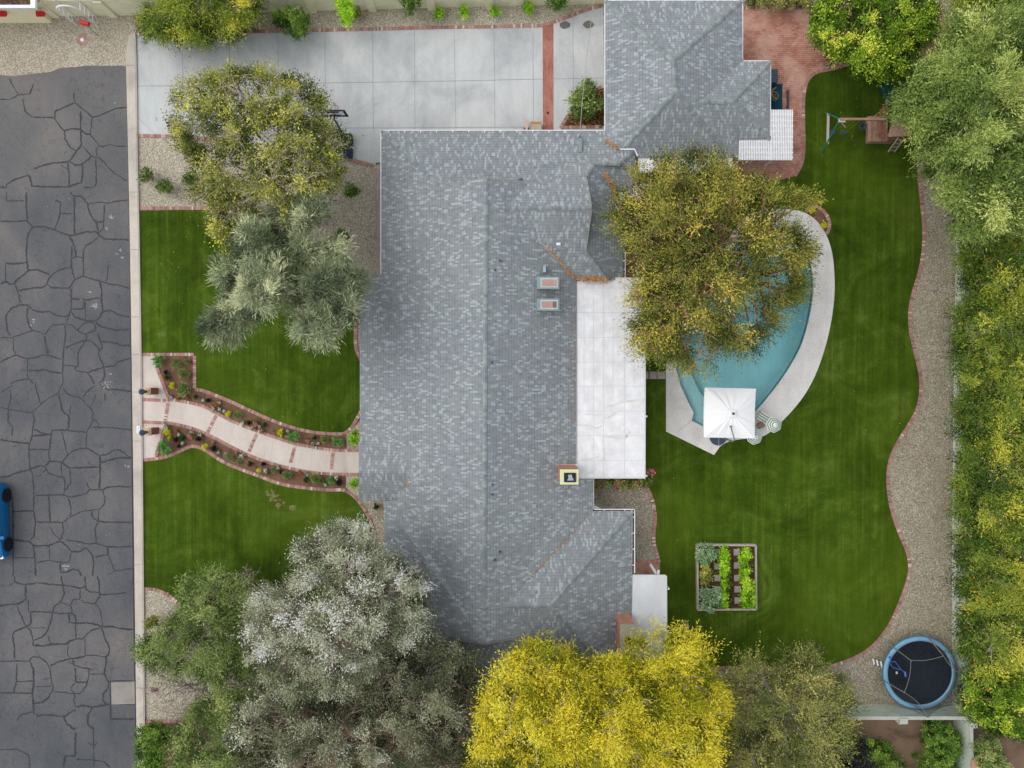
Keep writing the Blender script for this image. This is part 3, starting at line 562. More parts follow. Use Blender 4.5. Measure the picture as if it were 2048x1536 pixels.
def roof(name, parent, verts, faces, thick=0.09):
    """verts: name -> (px, py, z); faces: (corner names, 'e' or 'n')"""
    m = MB()
    for names, k in faces:
        pts = [P(*verts[n]) for n in names]; m.mat = 0 if k == 'e' else 1
        loop = [Vector((p[0], p[1], 0)) for p in pts]; o = len(m.v); m.v += [tuple(p) for p in pts]
        for t in tessellate_polygon([loop]):
            a, b, c = (loop[i] for i in t); m.face([o + i for i in (t if (b - a).cross(c - a).z > 0 else t[::-1])])
    return obj(name, m, ['sh_ew', 'sh_ns'], parent)
def capline(m, a, b, w_=0.2):
    A, B = P(*a), P(*b); L = np.linalg.norm(B - A); n = max(1, int(L / 0.16))
    d = (B - A) / L; s = np.cross(d, (0, 0, 1)); s /= np.linalg.norm(s)
    for i in range(n):
        p, q = A + d * L * i / n, A + d * L * (i + 1) / n; m.tint = random.random()
        for sg in (1, -1):
            m.poly([p + (0, 0, .045), q + (0, 0, .03), q + s * sg * w_ / 2 + (0, 0, -.01), p + s * sg * w_ / 2 + (0, 0, .005)][::sg])
MAT['cap'] = tinted('ridge_cap_shingle', [(0, col(128, 136, 140)), (0.6, col(144, 152, 154)), (1, col(160, 170, 166))], 0.85, 0.3)
def gutter(parent, pts, z, rig, step=0.8, out=0.13, dark='gutter_in'):
    """pts: outer lip in photo px; rig: +1 when the roof is to the left of the run"""
    m = MB(); q = [P(a, b, z) for a, b in pts]; g = None; br = []
    for a, b in zip(q[:-1], q[1:]):
        d = (b - a); L = np.linalg.norm(d); d = d / L; s = np.array((-d[1], d[0], 0)) * rig
        m.mat = 0; m.hexa([a + (0, 0, -.1), b + (0, 0, -.1), b + s * .04 + (0, 0, -.1), a + s * .04 + (0, 0, -.1)], [a + (0, 0, .02), b + (0, 0, .02), b + s * .04 + (0, 0, .02), a + s * .04 + (0, 0, .02)])
        m.mat = 1; m.poly([a + s * .04 + (0, 0, -.09), b + s * .04 + (0, 0, -.09), b + s * (out + .08) + (0, 0, -.09), a + s * (out + .08) + (0, 0, -.09)])
        n = int(L / step)
        for i in range(n):
            c = a + d * (L * (i + .5) / n); br.append((c, d, s))
    g = obj('gutter', m, ['white', dark], parent)
    for c, d, s in br:
        mm = MB(); w_ = d * .022; mm.hexa([c - w_ + s * .03 + (0, 0, -.01), c + w_ + s * .03 + (0, 0, -.01), c + w_ + s * out + (0, 0, -.01), c - w_ + s * out + (0, 0, -.01)], [c - w_ + s * .03 + (0, 0, .025), c + w_ + s * .03 + (0, 0, .025), c + w_ + s * out + (0, 0, .025), c - w_ + s * out + (0, 0, .025)])
        obj('bracket', mm, 'white', g)
    return g
def walls(parent, pts, z0, z1, mat='wallw', name='wall'):
    m = MB(); m.prism([P(a, b, 2.4)[:2] for a, b in pts], z0, z1); return obj(name, m, mat, parent)

house = thing('house', 'long single storey house under a grey shingled hip roof with white flat patio cover', 'house', P(980, 800, 0))
V = dict(A=(763, 262, 2.55), B=(878, 371, 3.75), C=(972, 357, 4.95), D=(1060, 365, 4.0), E=(1060, 366, 4.0),
 W1=(763, 549, 2.6), W2=(720, 549, 2.2), W3=(720, 873, 2.2), W4=(766, 873, 2.66), PK=(828, 945, 3.3), PE=(718, 945, 3.1), PS=(795, 1002, 2.75), P0=(719, 1002, 2.25), P1=(719, 873, 2.25), W5=(768, 1002, 2.7), W6=(768, 1390, 2.6),
 G=(888, 1275, 3.75), R=(968, 1287, 4.95), K=(1068, 1268, 3.95), J=(1012, 1212, 4.57), Q=(1100, 1212, 4.5), S=(1262, 1390, 2.6), T=(1266, 1022, 2.65), U=(1186, 1022, 2.72), U2=(1186, 957, 2.72), Y=(1152, 957, 2.95), Z=(1152, 560, 2.95),
 N1=(1010, 416, 4.6), N2=(1183, 416, 4.45), N3=(1173, 352, 3.75), N4=(1172, 502, 3.75), N5=(1216, 560, 3.1), N6=(1247, 560, 2.6), N7=(1247, 440, 2.6), L1=(1190, 327, 3.35), L2=(1240, 327, 3.3), L3=(1268, 303, 2.75), L4=(1211, 262, 2.55), L4b=(1245, 298, 2.8), L5=(1275, 345, 2.7), L6=(1275, 384, 2.6), L7=(1236, 384, 2.7), Nr=(972, 357, 4.95), V1=(1058, 365, 4.05), N3b=(1168, 352, 3.9))
fs = [(('A', 'W1', 'W2', 'W3', 'W4', 'PK', 'PS', 'W5', 'W6', 'G', 'R', 'C', 'B'), 'e'), (('A', 'B', 'C', 'D', 'N1', 'N2', 'N3', 'L1', 'L2', 'L3', 'L4b', 'L4'), 'n'),
      (('C', 'R', 'K', 'J', 'U', 'U2', 'Y', 'Z', 'N1'), 'e'), (('N1', 'Z', 'N5', 'N4', 'N2'), 'n'), (('N3', 'N4', 'N5', 'N6', 'N7', 'L7', 'L1'), 'e'),
      (('L1', 'L7', 'L6', 'L5', 'L2'), 'n'), (('L2', 'L5', 'L3'), 'e'), (('P1', 'W4', 'PK', 'PE'), 'n'), (('PE', 'PK', 'PS', 'P0'), 'n'),
      (('J', 'Q', 'T', 'U'), 'n'), (('Q', 'S', 'T'), 'e'), (('G', 'W6', 'S', 'Q', 'J', 'K'), 'n')]
V['D'] = (1060, 364, 4.0)
fs[1] = (('A', 'B', 'D', 'N1', 'N2', 'N3', 'L1', 'L2', 'L3', 'L4b', 'L4'), 'n')
fs[2] = (('C', 'R', 'K', 'J', 'U', 'U2', 'Y', 'Z', 'N1', 'D'), 'e')
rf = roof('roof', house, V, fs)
# gable ends of the two raised roof parts, valleys and ridge caps
m = MB()
for pts in ((V['B'], V['C'], V['D']), (V['G'], V['R'], V['K']), (V['N3'], (1181, 416, 4.42), V['N4'])):
    m = MB(); m.poly([P(*p) for p in pts]); obj('gable_end', m, 'dark', house)
for a, b in (('A', 'B'), ('C', 'R'), ('N1', 'N2'), ('N4', 'N5'), ('L1', 'L2'), ('L2', 'L3'), ('J', 'Q'), ('Q', 'T'), ('Q', 'S'), ('N3', 'L1')): m = MB(); capline(m, V[a], V[b]); obj('ridge_cap', m, 'cap', house)
for pts in ([(720, 549, 2.2), (720, 873, 2.2)], [(718, 873, 2.25), (718, 945, 3.1), (718, 1002, 2.25)], [(720, 549, 2.2), (763, 549, 2.6)], [(768, 1002, 2.7), (768, 1390, 2.6)], [(878, 370, 3.75), (972, 356, 4.95), (1060, 363, 4.0)], [(888, 1277, 3.75), (968, 1289, 4.95), (1068, 1270, 3.95)], [(1173, 352, 3.75), (1184, 416, 4.45), (1172, 503, 3.75)]):
    q = [P(*p) for p in pts]; m = MB()
    for a, b in zip(q[:-1], q[1:]): m.beam(a + (0, 0, -.07), b + (0, 0, -.07), 0.03, 0.12)
    obj('fascia', m, 'cement', house)
m = MB(); m.ribbon([P(1240, 298.5, 2.9)[:2], P(1269, 298.5, 2.9)[:2], P(1275, 312, 2.9)[:2]], 0.06, 2.92); obj('roof_edge_trim', m, 'white', house)
gutter(house, [(1210, 260), (761, 260), (761, 549)], 2.55, 1)
gutter(house, [(1188, 957), (1188, 1018), (1270, 1018), (1270, 1146)], 2.6, -1, out=.16, dark='gutter_in')
gutter(house, [(1251, 455), (1251, 556)], 2.5, -1)
walls(house, [(784, 284), (1200, 284), (1235, 330), (1235, 545), (1165, 580), (1165, 1000), (1250, 1040), (1250, 1370), (790, 1370), (790, 1010), (775, 560)], 0, 2.45)
# front gravel strip side windows and door (seen only from beside)
m = MB(); m.box((*P(748, 900, 1.05)[:2], 1.05), (0.06, 0.95, 2.1)); obj('front_door', m, 'gutter_in', house)
m = MB(); m.prism([P(a, b, 2.86)[:2] for a, b in [(1153, 562), (1168, 561), (1204, 561), (1228, 555), (1292, 555), (1291, 957), (1152, 957)]], 2.72, 2.86)
m.mat = 1; zc = 2.866
def sm(a, b, w_=.03, k=0): m.ribbon([P(*a, zc)[:2], P(*b, zc)[:2]], w_, zc + k * .002)
for y in (576, 625, 675, 724, 773, 822, 871, 921): sm((1153, y), (1291, y))
for x, k in ((1207, 1), (1249, 1), (1187, 1), (1154.5, 1), (1289.5, 1)): sm((x, 560), (x, 956), .035 if x > 1200 else .02, k)
sm((1153, 955), (1291, 955), .05, 2); sm((1228, 557), (1291, 557), .05, 2)
for x in (1168, 1226, 1268): sm((x, 600 + x % 40), (x, 760 + x % 70), .015, 3)
m.mat = 2
for pts in ([(1208, 816), (1227, 810), (1245, 804), (1290, 798)], [(1206, 834), (1215, 836), (1234, 824)], [(1170, 828), (1190, 830), (1205, 830)], [(1152, 850), (1180, 851), (1193, 857), (1204, 852)], [(1208, 873), (1250, 876), (1262, 862)], [(1160, 920), (1187, 917), (1200, 912)], [(1205, 872), (1209, 920)], [(1176, 949), (1192, 936)], [(1247, 862), (1255, 876)]):
    m.ribbon([P(*p, zc)[:2] for p in resample(pts, 3)], 0.07, zc + .007, jit=.4)
obj('patio_cover', m, ['coat', 'coat_seam', 'tarline'], house)
for a, b in ((1284, 570), (1284, 700), (1284, 830), (1284, 945)):
    m = MB(); c = P(a, b, 1.4); m.box((c[0], c[1], 1.36), (0.1, 0.1, 2.72)); obj('post', m, 'white', house)
m = MB(); m.prism([P(a, b, 2.6)[:2] for a, b in [(1237, 1151), (1240, 1149.5), (1331, 1150), (1334, 1153), (1335, 1338), (1239, 1340)]], 2.5, 2.6)
m.mat = 1
for x in (1272, 1302, 1333): m.ribbon([P(x, 1152, 2.6)[:2], P(x, 1338, 2.6)[:2]], 0.02, 2.604)
m.ribbon([P(1238, 1152, 2.6)[:2], P(1333, 1152, 2.6)[:2]], 0.05, 2.606)
obj('side_patio_cover', m, ['greyroof', 'wcap_w'], house)
for a, b in ((1328, 1165), (1328, 1325)):
    m = MB(); c = P(a, b, 1.3); m.box((c[0], c[1], 1.25), (0.09, 0.09, 2.5)); obj('post', m, 'white', house)
m = MB(); m.prism([P(a, b, 2.65)[:2] for a, b in [(1235, 368), (1300, 368), (1300, 400), (1234, 400)]], 2.55, 2.65); obj('porch_cover', m, 'coat', house)
# chimneys
def chimney(x0, x1, y0, y1, zb, zt, capmat, hole=True, side='chbrick'):
    a, b = P(x0, y0, zt), P(x1, y1, zt); c = (a + b) / 2; sx, sy = abs(b[0] - a[0]), abs(b[1] - a[1])
    m = MB(); m.box((c[0], c[1], (zb + zt - .06) / 2), (sx * .985, sy * .985, zt - zb - .06)); ch = obj('chimney', m, side, house)
    m = MB(); m.box((c[0], c[1], zt - .03), (sx, sy, .06)); obj('chimney_cap', m, capmat, ch); return ch, c, sx, sy
ch, c, sx, sy = chimney(1120, 1157, 939, 969, 3.0, 5.2, 'chcap')
m = MB(); c2 = P(1140, 955, 5.25); m.box((c2[0], c2[1], 5.235), (.58, .45, .07)); m.mat = 1; m.box((c2[0], c2[1], 5.262), (.48, .36, .04)); m.mat = 2; m.poly([P(1136, 950, 5.29), P(1143, 949, 5.29), P(1145, 955, 5.29), P(1148, 961, 5.29), P(1134, 961, 5.29), P(1137, 956, 5.29)][::-1])
obj('flue', m, ['black', 'dark', 'steel'], ch)
m = MB(); 
for q in ([(1117, 929), (1156, 929), (1156, 931), (1117, 931)],): m.poly([P(a, b, 3.3) for a, b in q][::-1])
obj('flashing', m, 'white', ch)
ch, c, sx, sy = chimney(1240, 1270, 1249, 1308, 2.5, 4.5, 'cement')
m = MB(); c2 = P(1256, 1281, 4.6); m.lathe((c2[0], c2[1], 4.5), [(.17, 0), (.17, .16), (.14, .16), (.14, .03)], 16); obj('flue', m, 'black', ch)
m = MB(); pk = P(1232, 1252, 3.35); pe = P(1214, 1252, 2.95)
m.poly([P(1216, 1251, 2.95), P(1231, 1234, 2.7), P(1232, 1251, 3.3)]); m.poly([P(1216, 1256, 2.95), P(1232, 1256, 3.3), P(1231, 1280, 2.7)]); obj('flashing', m, 'steel', ch)
# skylights, vents
MAT['sky_pane'] = plain('skylight_pane', col(178, 140, 134), 0.15, 0.15, 3); MAT['sky_frame'] = plain('skylight_frame', col(132, 146, 150), 0.4, 0.1); MAT['sky_in'] = plain('skylight_rim', col(170, 196, 190), 0.4, 0.08)
for y0, y1, lab in ((553, 579, 'skylight nearer the top of the roof with a plum pane'), (597, 622, 'skylight with a peach pane and a folded blind')):
    z = 4.15; a, b = P(1074, y0, z), P(1118, y1, z - .25); c = (a + b) / 2
    m = MB(); m.box((c[0], c[1], 3.98), (abs(b[0] - a[0]), abs(b[1] - a[1]), .3)); sk = obj('skylight', m, 'sky_frame', house)
    m = MB(); ax, ay = abs(b[0] - a[0]), abs(b[1] - a[1]); ccx = c[0] + .05
    m.box((ccx, c[1], 4.14), (ax * .78, ay * .76, .03)); obj('frame', m, 'sky_in', sk)
    m = MB(); m.box((ccx, c[1], 4.162), (ax * .68, ay * .54, .02)); obj('pane', m, 'sky_pane', sk)
    if y0 > 590: m = MB(); m.box((ccx + ax * .24, c[1], 4.176), (ax * .16, ay * .52, .01)); obj('blind', m, 'gutter_in', sk)
MAT['lead'] = plain('lead_vent', col(70, 76, 86), 0.5, 0.2)
for x, y, z in ((990, 540, 4.75), (1000, 521, 4.7), (984, 725, 4.8), (985, 969, 4.8), (985, 989, 4.8), (990, 1120, 4.75), (1000, 1104, 4.7), (1012, 394, 4.4), (1135, 478, 3.9)):
    c = P(x, y, z); m = MB(); m.lathe((c[0], c[1], z - .22), [(.07, 0), (.06, .22), (.05, .3), (.03, .3)], 10); obj('vent_pipe', m, 'lead', house)
c = P(1089, 538, 4.0); m = MB(); m.box((c[0], c[1], 3.9), (.14, .34, .3)); obj('roof_vent', m, 'steel', house)
c = P(1117, 488, 3.9); m = MB(); m.box((c[0], c[1], 3.86), (.2, .12, .16)); obj('roof_vent', m, 'white', house)
c = P(1041, 358, 4.1); m = MB(); m.box((c[0], c[1], 3.9), (.2, .1, .2), .3); obj('roof_vent', m, 'lead', house)
m = MB(); c = P(1160, 270, 3.0); m.tube([(c[0], c[1], 2.6), (c[0], c[1], 3.6)], .05, 8); m.tube([(c[0], c[1], 3.6), (c[0], c[1] - .12, 3.7), (c[0] - .06, c[1] - .2, 3.58)], .04, 8)
m.mat = 1; m.box((c[0] + .02, c[1] - .5, 2.95), (.15, .7, .04)); obj('service_mast', m, ['steel', 'sky_frame'], house)
# ---- garage
garage = thing('garage', 'square detached garage wing under a grey shingled pyramid hip roof', 'garage', P(1350, 150, 0))
Gv = dict(a=(1211, 2, 2.55), b=(1347, 122, 4.05), c=(1484, 2, 2.55), d=(1352, 183, 4.05), e=(1245, 298, 2.75), f=(1452, 300, 2.75), g=(1484, 122, 2.65), h=(1541, 123, 2.65), i=(1541, 272, 2.6), j=(1541, 312, 2.6), k=(1467, 203, 3.35), l=(1402, 203, 3.5), s=(1211, 298, 2.55), t=(1272, 314, 2.6), u=(1476, 314, 2.6), u2=(1476, 279, 2.62), v=(1262, 312, 2.6), x=(1538, 277, 2.62), y=(1540, 278, 2.62))
fg = [(('a', 's', 'e', 'd', 'b'), 'e'), (('a', 'b', 'c'), 'n'), (('b', 'd', 'f', 'l', 'g', 'c'), 'e'), (('d', 'e', 't', 'u', 'f'), 'n'), (('l', 'k', 'h', 'g'), 'n'), (('k', 'y', 'h'), 'e'), (('l', 'f', 'u', 'u2', 'y', 'k'), 'n')]
roof('roof', garage, Gv, fg)
m = MB()
for a, b in (('a', 'b'), ('b', 'c'), ('b', 'd'), ('d', 'e'), ('d', 'f'), ('l', 'k'), ('k', 'h'), ('k', 'y')): m = MB(); capline(m, Gv[a], Gv[b], .22); obj('ridge_cap', m, 'cap', garage)
gutter(garage, [(1486, 120), (1486, 0), (1209, 0), (1209, 262)], 2.52, 1)
gutter(garage, [(1541, 272), (1542, 121), (1486, 121)], 2.6, 1)
walls(garage, [(1226, 18), (1470, 18), (1470, 138), (1525, 138), (1525, 295), (1290, 295), (1226, 250)], 0, 2.4)
m = MB(); m.prism([P(a, b, 2.5)[:2] for a, b in [(1276, 314), (1465, 312), (1465, 347), (1276, 345)]], 2.35, 2.5); obj('patio_cover', m, 'coat', garage)
# rusty leaf litter in the roof valleys
LIT = [([(1084, 486, 4.1), (1110, 512, 3.7), (1130, 535, 3.4), (1148, 556, 3.1)], .12, 260), ([(1150, 557, 3.1), (1180, 558, 3.1), (1215, 560, 3.1)], .22, 520), ([(1205, 342, 3.6), (1216, 358, 3.2), (1228, 378, 2.9), (1232, 396, 2.8)], .16, 420), ([(1206, 281, 2.75), (1220, 288, 2.85), (1236, 297, 2.9)], .1, 160),
       ([(1178, 1030, 2.9), (1140, 1072, 3.2), (1100, 1110, 3.6), (1060, 1155, 4.0)], .12, 170), ([(960, 1320, 3.6), (1000, 1345, 3.5)], .5, 90), ([(800, 985, 2.9), (822, 960, 3.2)], .12, 40), ([(1147, 590, 3.05), (1146, 700, 3.05), (1147, 840, 3.05)], .1, 90), ([(850, 1230, 3.5), (930, 1290, 4)], 1.2, 200)]
MAT['litter'] = tinted('fallen_leaf', [(0, col(120, 72, 36)), (0.5, col(190, 130, 76)), (0.9, col(214, 160, 100)), (1, col(206, 190, 90))], 0.9, 0.1)
m = MB(); rl = random.Random(4)
for pts, sp, n in LIT:
    q = [P(*p) for p in pts]; seg = [np.linalg.norm(b - a) for a, b in zip(q[:-1], q[1:])]; tot = sum(seg)
    for k in range(n):
        t = rl.random() ** 0.7 * tot; i = 0
        while i < len(seg) - 1 and t > seg[i]: t -= seg[i]; i += 1
        p = q[i] + (q[i + 1] - q[i]) * (t / seg[i]); p = p + (rl.gauss(0, sp / 2), rl.gauss(0, sp / 2), .05 + rl.random() * .05); r = rl.uniform(.015, .04); a = rl.uniform(0, 6.3)
        m.tint = rl.random(); m.poly([p + (r * math.cos(a + j * 2.1), r * math.sin(a + j * 2.1), 0) for j in range(3)])
obj('roof_leaf_litter', m, 'litter', kind='stuff')
# ---- neighbours and garden walls
nb = thing('neighbouring_house', 'cream stuccoed house corner with brown roof at the top left', 'house', P(40, 20, 0))
m = MB(); a = P(104, 46)[:2]; m.prism([(-60, a[1]), a, (a[0], a[1] + 9), (-60, a[1] + 9)], 0, 2.3); obj('wall', m, 'stucco', nb)
a = P(67, 16, 2.55)[:2]; m = MB(); m.prism([(-60, a[1]), (a[0] + .1, a[1]), (a[0] + .1, a[1] + 10), (-60, a[1] + 10)], 2.38, 2.56); obj('fascia', m, 'white', nb)
m = MB(); e = .16; m.poly([(-60, a[1] + e, 2.57), (a[0] - e, a[1] + e, 2.57), (a[0] - 4.5, a[1] + 5, 4.3), (-60, a[1] + 5, 4.3)]); m.poly([(a[0] - e, a[1] + e, 2.57), (a[0] - e, a[1] + 10, 2.57), (a[0] - 4.5, a[1] + 5, 4.3)]); obj('roof', m, 'brown_roof', nb)
MAT['red'] = plain('red_paint', col(200, 40, 46), 0.4, 0.1)
c = P(102, 46)
for px in (77, 0):
    c = P(px, 30, 1.55); m = MB(); m.box((c[0], P(104, 46)[1] - .16, 1.4), (.42, .26, .1)); m.box((c[0], P(104, 46)[1] - .1, 1.3), (.36, .16, .12)); obj('wall_lamp', m, 'red', nb)
def wall_run(name, label, pts, h, t, mat, cap, pil=None, side=1, capm='wcap', drop=0.0):
    """pts: base line of the face towards the garden (photo px); the wall body lies to side"""
    q = [P(a, b) for a, b in pts]; r = thing(name, label, 'wall', q[0], 'garden boundary walls'); m = MB(); mc = MB()
    for a, b in zip(q[:-1], q[1:]):
        d = b - a; L = np.linalg.norm(d); d /= L; s = np.array((-d[1], d[0], 0)) * side
        m.hexa([a, b, b + s * t, a + s * t], [p + (0, 0, h) for p in (a, b, b + s * t, a + s * t)])
        mc.hexa([a - s * .015 + (0, 0, h), b - s * .015 + (0, 0, h), b + s * (t + .015) + (0, 0, h), a + s * (t + .015) + (0, 0, h)], [a - s * .015 + (0, 0, h + .05), b - s * .015 + (0, 0, h + .05), b + s * (t + .015) + (0, 0, h + .05), a + s * (t + .015) + (0, 0, h + .05)])
    obj('block_face', m, mat, r); obj('coping', mc, capm, r)
    for (px, py) in (pil or []):
        c = P(px, py); mm = MB(); mm.box((c[0], c[1], h / 2), (.42, .42 if side else .4, h + .0)); p = obj('pilaster', mm, mat, r)
        mm = MB(); mm.box((c[0], c[1], h + .06), (.44, .3, .1)); obj('cap', mm, 'wcap', p)
    return r
wall_run('block_wall', 'pale yellow block wall with pilasters along the top gravel bed', [(104, 33), (330, 30), (512, 25), (760, 19), (1024, 12), (1212, 8)], 1.75, 0.2, 'yellow', 'yellow_t', [(112, 29), (228, 28), (627, 19), (746, 17), (864, 14), (979, 11)], 1, 'yellow_t')
wall_run('block_wall', 'grey green block wall behind the tall orange flowered hedge', [(1913, 200), (1913, 400), (1907, 768), (1904, 1100), (1904, 1410)], 1.5, 0.16, 'green_wall', 'wcap', [], 1)
wall_run('block_wall', 'grey green block wall below the trampoline', [(1400, 1408), (1690, 1408), (1906, 1408)], 1.5, 0.16, 'green_wall', 'wcap', [(1778, 1416)], -1)
wall_run('block_wall', 'grey green block wall running down from the trampoline corner', [(1906, 1412), (1908, 1510), (1910, 1640)], 1.5, 0.16, 'green_wall', 'wcap', [(1912, 1424)], 1)
wall_run('block_wall', 'grey block wall of the right hand neighbour between two hedges', [(1912, 1318), (2300, 1318)], 1.5, 0.16, 'green_wall', 'wcap', [(1940, 1320)], -1)
for x, y, lab in ((1911, 1294, 'pink capped block pillar in the right wall beside the trampoline'), (1914, 1497, 'pink brick pillar at the bottom right wall')):
    c = P(x, y); r = thing('wall_pillar', lab, 'pillar', c); m = MB(); m.box((c[0], c[1], .8), (.3, .42, 1.6)); obj('shaft', m, 'chbrick', r); m = MB(); m.box((c[0], c[1], 1.64), (.38, .5, .08)); obj('cap', m, 'wcap_p', r)
# ================================================================ yard things
# entrance pillars with lamps
MAT['pbrick'] = brickwall('pillar_brick', col(176, 104, 92), col(150, 84, 74), col(120, 90, 84), 0.22, 0.075, 0.01)
MAT['pcap'] = plain('sandstone_cap', col(206, 178, 150), 0.8, 0.15, 6); MAT['navy'] = plain('dark_blue_grey', col(66, 78, 100), 0.35, 0.15)
MAT['lampglass'] = plain('lamp_glass', col(96, 90, 88), 0.2, 0.2)
for (x, y), lab in (((311, 782), 'brick pillar with black lantern at the street, upper one of the pair'), ((312, 861), 'brick pillar with black lantern at the street, lower one beside the number plate')):
    c = P(x, y); r = thing('lamp_pillar', lab, 'pillar', c, 'brick lamp pillars at the front walk')
    m = MB(); m.box((c[0], c[1], .48), (.36, .36, .96), taper=.97); obj('brick_shaft', m, 'pbrick', r)
    m = MB(); m.box((c[0], c[1], 1.0), (.42, .42, .08)); m.box((c[0], c[1], 1.06), (.3, .3, .05)); obj('cap', m, 'pcap', r)
    m = MB(); m.box((c[0], c[1], 1.35), (.15, .15, .42), taper=1.25); l = obj('lantern', m, 'lampglass', r)
    m = MB(); m.lathe((c[0], c[1], 1.56), [(.17, 0), (.165, .03), (.1, .1), (.04, .14), (.02, .2), (0.0, .22)], 14); obj('lantern_top', m, 'navy', l)
    m = MB(); m.lathe((c[0], c[1], 1.08), [(.08, 0), (.05, .03), (.05, .08), (.08, .08)], 12); obj('lantern_base', m, 'black', l)
MAT['plate'] = plain('number_plate', col(238, 240, 240), 0.5, 0.03); MAT['digit'] = plain('faded_digit', col(150, 170, 178), 0.6, 0.05)
c = P(278.8, 859); m = MB(); m.box((c[0], c[1], .125), (.18, .42, .01)); o = obj('number_plate', m, 'plate', origin=c); tag(o, 'white house number plate painted on the kerb by the lower pillar', 'number plate')
for k, py in enumerate((855, 859, 863.5)):
    mm = MB(); d = P(278.6, py); mm.tube([(d[0] - .04, d[1] - .02, .131), (d[0] + .04, d[1] - .02, .131), (d[0] + .04, d[1] + .035, .131), (d[0], d[1] + .035, .131)], .012, 4); obj('digit', mm, 'digit', o)
# small lids and stones
def slab(name, lab, cat, pts, z, mat, group=None):
    q = PP(pts, z); m = MB(); m.prism([p[:2] for p in q][::-1] if False else [p[:2] for p in q], 0, z); o = obj(name, m, mat, origin=(q[0][0], q[0][1], 0)); return tag(o, lab, cat, group)
MAT['rust'] = plain('rusty_lid', col(112, 70, 66), 0.7, 0.2)
o = slab('meter_box', 'small rusty brown utility box lid in the gravel corner', 'utility box', [(302, 1376.5), (315, 1376), (316.5, 1384), (303, 1385)], .05, 'rust')
mm = MB(); c = P(312, 1380.5); mm.lathe((c[0], c[1], .05), [(.05, 0), (.05, .01), (0, .012)], 10); obj('lid_hole', mm, 'black', o)
c = P(165, 80); m = MB(); m.lathe((c[0], c[1], 0.0), [(.33, 0), (.33, .015), (.11, .018)], 18); m.mat = 1; m.lathe((c[0], c[1], .018), [(.11, 0), (.1, .03), (0, .04)], 14)
MAT['pinkc'] = plain('pinkish_concrete', col(172, 140, 126), 0.9, 0.3, 6)
o = obj('survey_marker', m, ['pinkc', 'plate'], origin=c); tag(o, 'round pinkish concrete collar with white cap in the top left gravel', 'marker')
for k, (a, b) in enumerate(((1283.5, 1297), (1299, 1313.5), (1315, 1331))):
    slab('stepping_stone', ('square stepping stone against the white patio cover', 'middle stepping stone between patio cover and pool deck', 'square stepping stone against the pool deck')[k], 'stepping stone', [(a, 743), (b, 743), (b, 758), (a, 758)], .045, 'slab', 'stepping stones from patio to pool')
slab('stone_block', 'lone pale concrete block lying on the right gravel strip', 'block', [(1857, 570), (1874, 570), (1874, 579.5), (1862, 581), (1857, 579)], .1, 'slab')
c = P(1095.5, 226); m = MB(); m.lathe((c[0], c[1], .026), [(.07, 0), (.06, .02), (0, .02)], 12); o = obj('floor_drain', m, 'black', origin=c); tag(o, 'small black round drain in the driveway brick band', 'drain')
# overhead wire
a = P(1160, 262, 3.6); b = P(1189, -12, 6.2); pts = [a + (b - a) * t + (0, 0, -0.9 * math.sin(math.pi * t)) for t in np.linspace(0, 1, 16)]
m = MB(); m.tube(pts, .013, 5); o = obj('overhead_wire', m, 'wcap', origin=a); tag(o, 'pale twisted power wire running from the roof mast over the driveway', 'wire')
# box and post by the eave
MAT['card'] = plain('cardboard', col(176, 166, 146), 0.8, 0.12); MAT['peach'] = plain('peach_plastic', col(206, 170, 162), 0.5, 0.1)
c = P(1072, 252, .5); r = thing('cardboard_box', 'tan cardboard box on the driveway against the house eave', 'box', (c[0], c[1], 0)); m = MB(); m.box((c[0], c[1], .22), (.6, .5, .44)); obj('carton', m, 'card', r); m = MB(); m.box((c[0], c[1] + .2, .45), (.6, .1, .015)); m.box((c[0] - .29, c[1], .45), (.03, .5, .02)); obj('flap', m, 'litter', r)
c = P(1053, 250, .5); r = thing('hand_cart', 'narrow peach coloured hand cart with black wheels beside the cardboard box', 'hand cart', (c[0], c[1], 0)); m = MB(); m.box((c[0], c[1], .5), (.14, .6, .06)); m.tube([(c[0] - .07, c[1] - .3, .5), (c[0] - .07, c[1] - .3, 1.0)], .02, 6); m.tube([(c[0] + .07, c[1] - .3, .5), (c[0] + .07, c[1] - .3, 1.0)], .02, 6); obj('bed', m, 'peach', r)
for s in (-1, 1): m = MB(); m.tube([(c[0] + s * .1, c[1] - .25, .2), (c[0] + s * .15, c[1] - .25, .2)], .2, 16); obj('wheel', m, 'black', r)
# basketball hoop
MAT['bkb'] = plain('dark_blue_plastic', col(32, 42, 66), 0.4, 0.2); MAT['rim'] = plain('orange_rim', col(206, 120, 100), 0.5, 0.1); MAT['sky_b'] = plain('light_blue_decal', col(60, 170, 210), 0.5, 0.1)
c = P(693, 291, 0); r = thing('basketball_hoop', 'portable basketball hoop with black base at the driveway edge under the tree', 'basketball hoop', c)
m = MB()
def rrect(cx, cy, sx, sy, rad, n=4):
    out = []
    for qx, qy, a0 in ((1, 1, 0), (-1, 1, 90), (-1, -1, 180), (1, -1, 270)):
        for k in range(n + 1): a = math.radians(a0 + 90 * k / n); out.append((cx + qx * (sx / 2 - rad) + rad * math.cos(a), cy + qy * (sy / 2 - rad) + rad * math.sin(a)))
    return out
m.prism(rrect(c[0] + .05, c[1] + .3, .68, .55, .12), 0, .3); m.prism(rrect(c[0] + .12, c[1] - .32, .5, .8, .12), 0, .24); m.box((c[0] + .05, c[1] - .02, .2), (.4, .5, .18)); b_ = obj('base', m, 'bkb', r)
m = MB(); m.box((c[0] - .15, c[1] + .42, .32), (.16, .1, .03)); obj('decal', m, 'sky_b', b_)
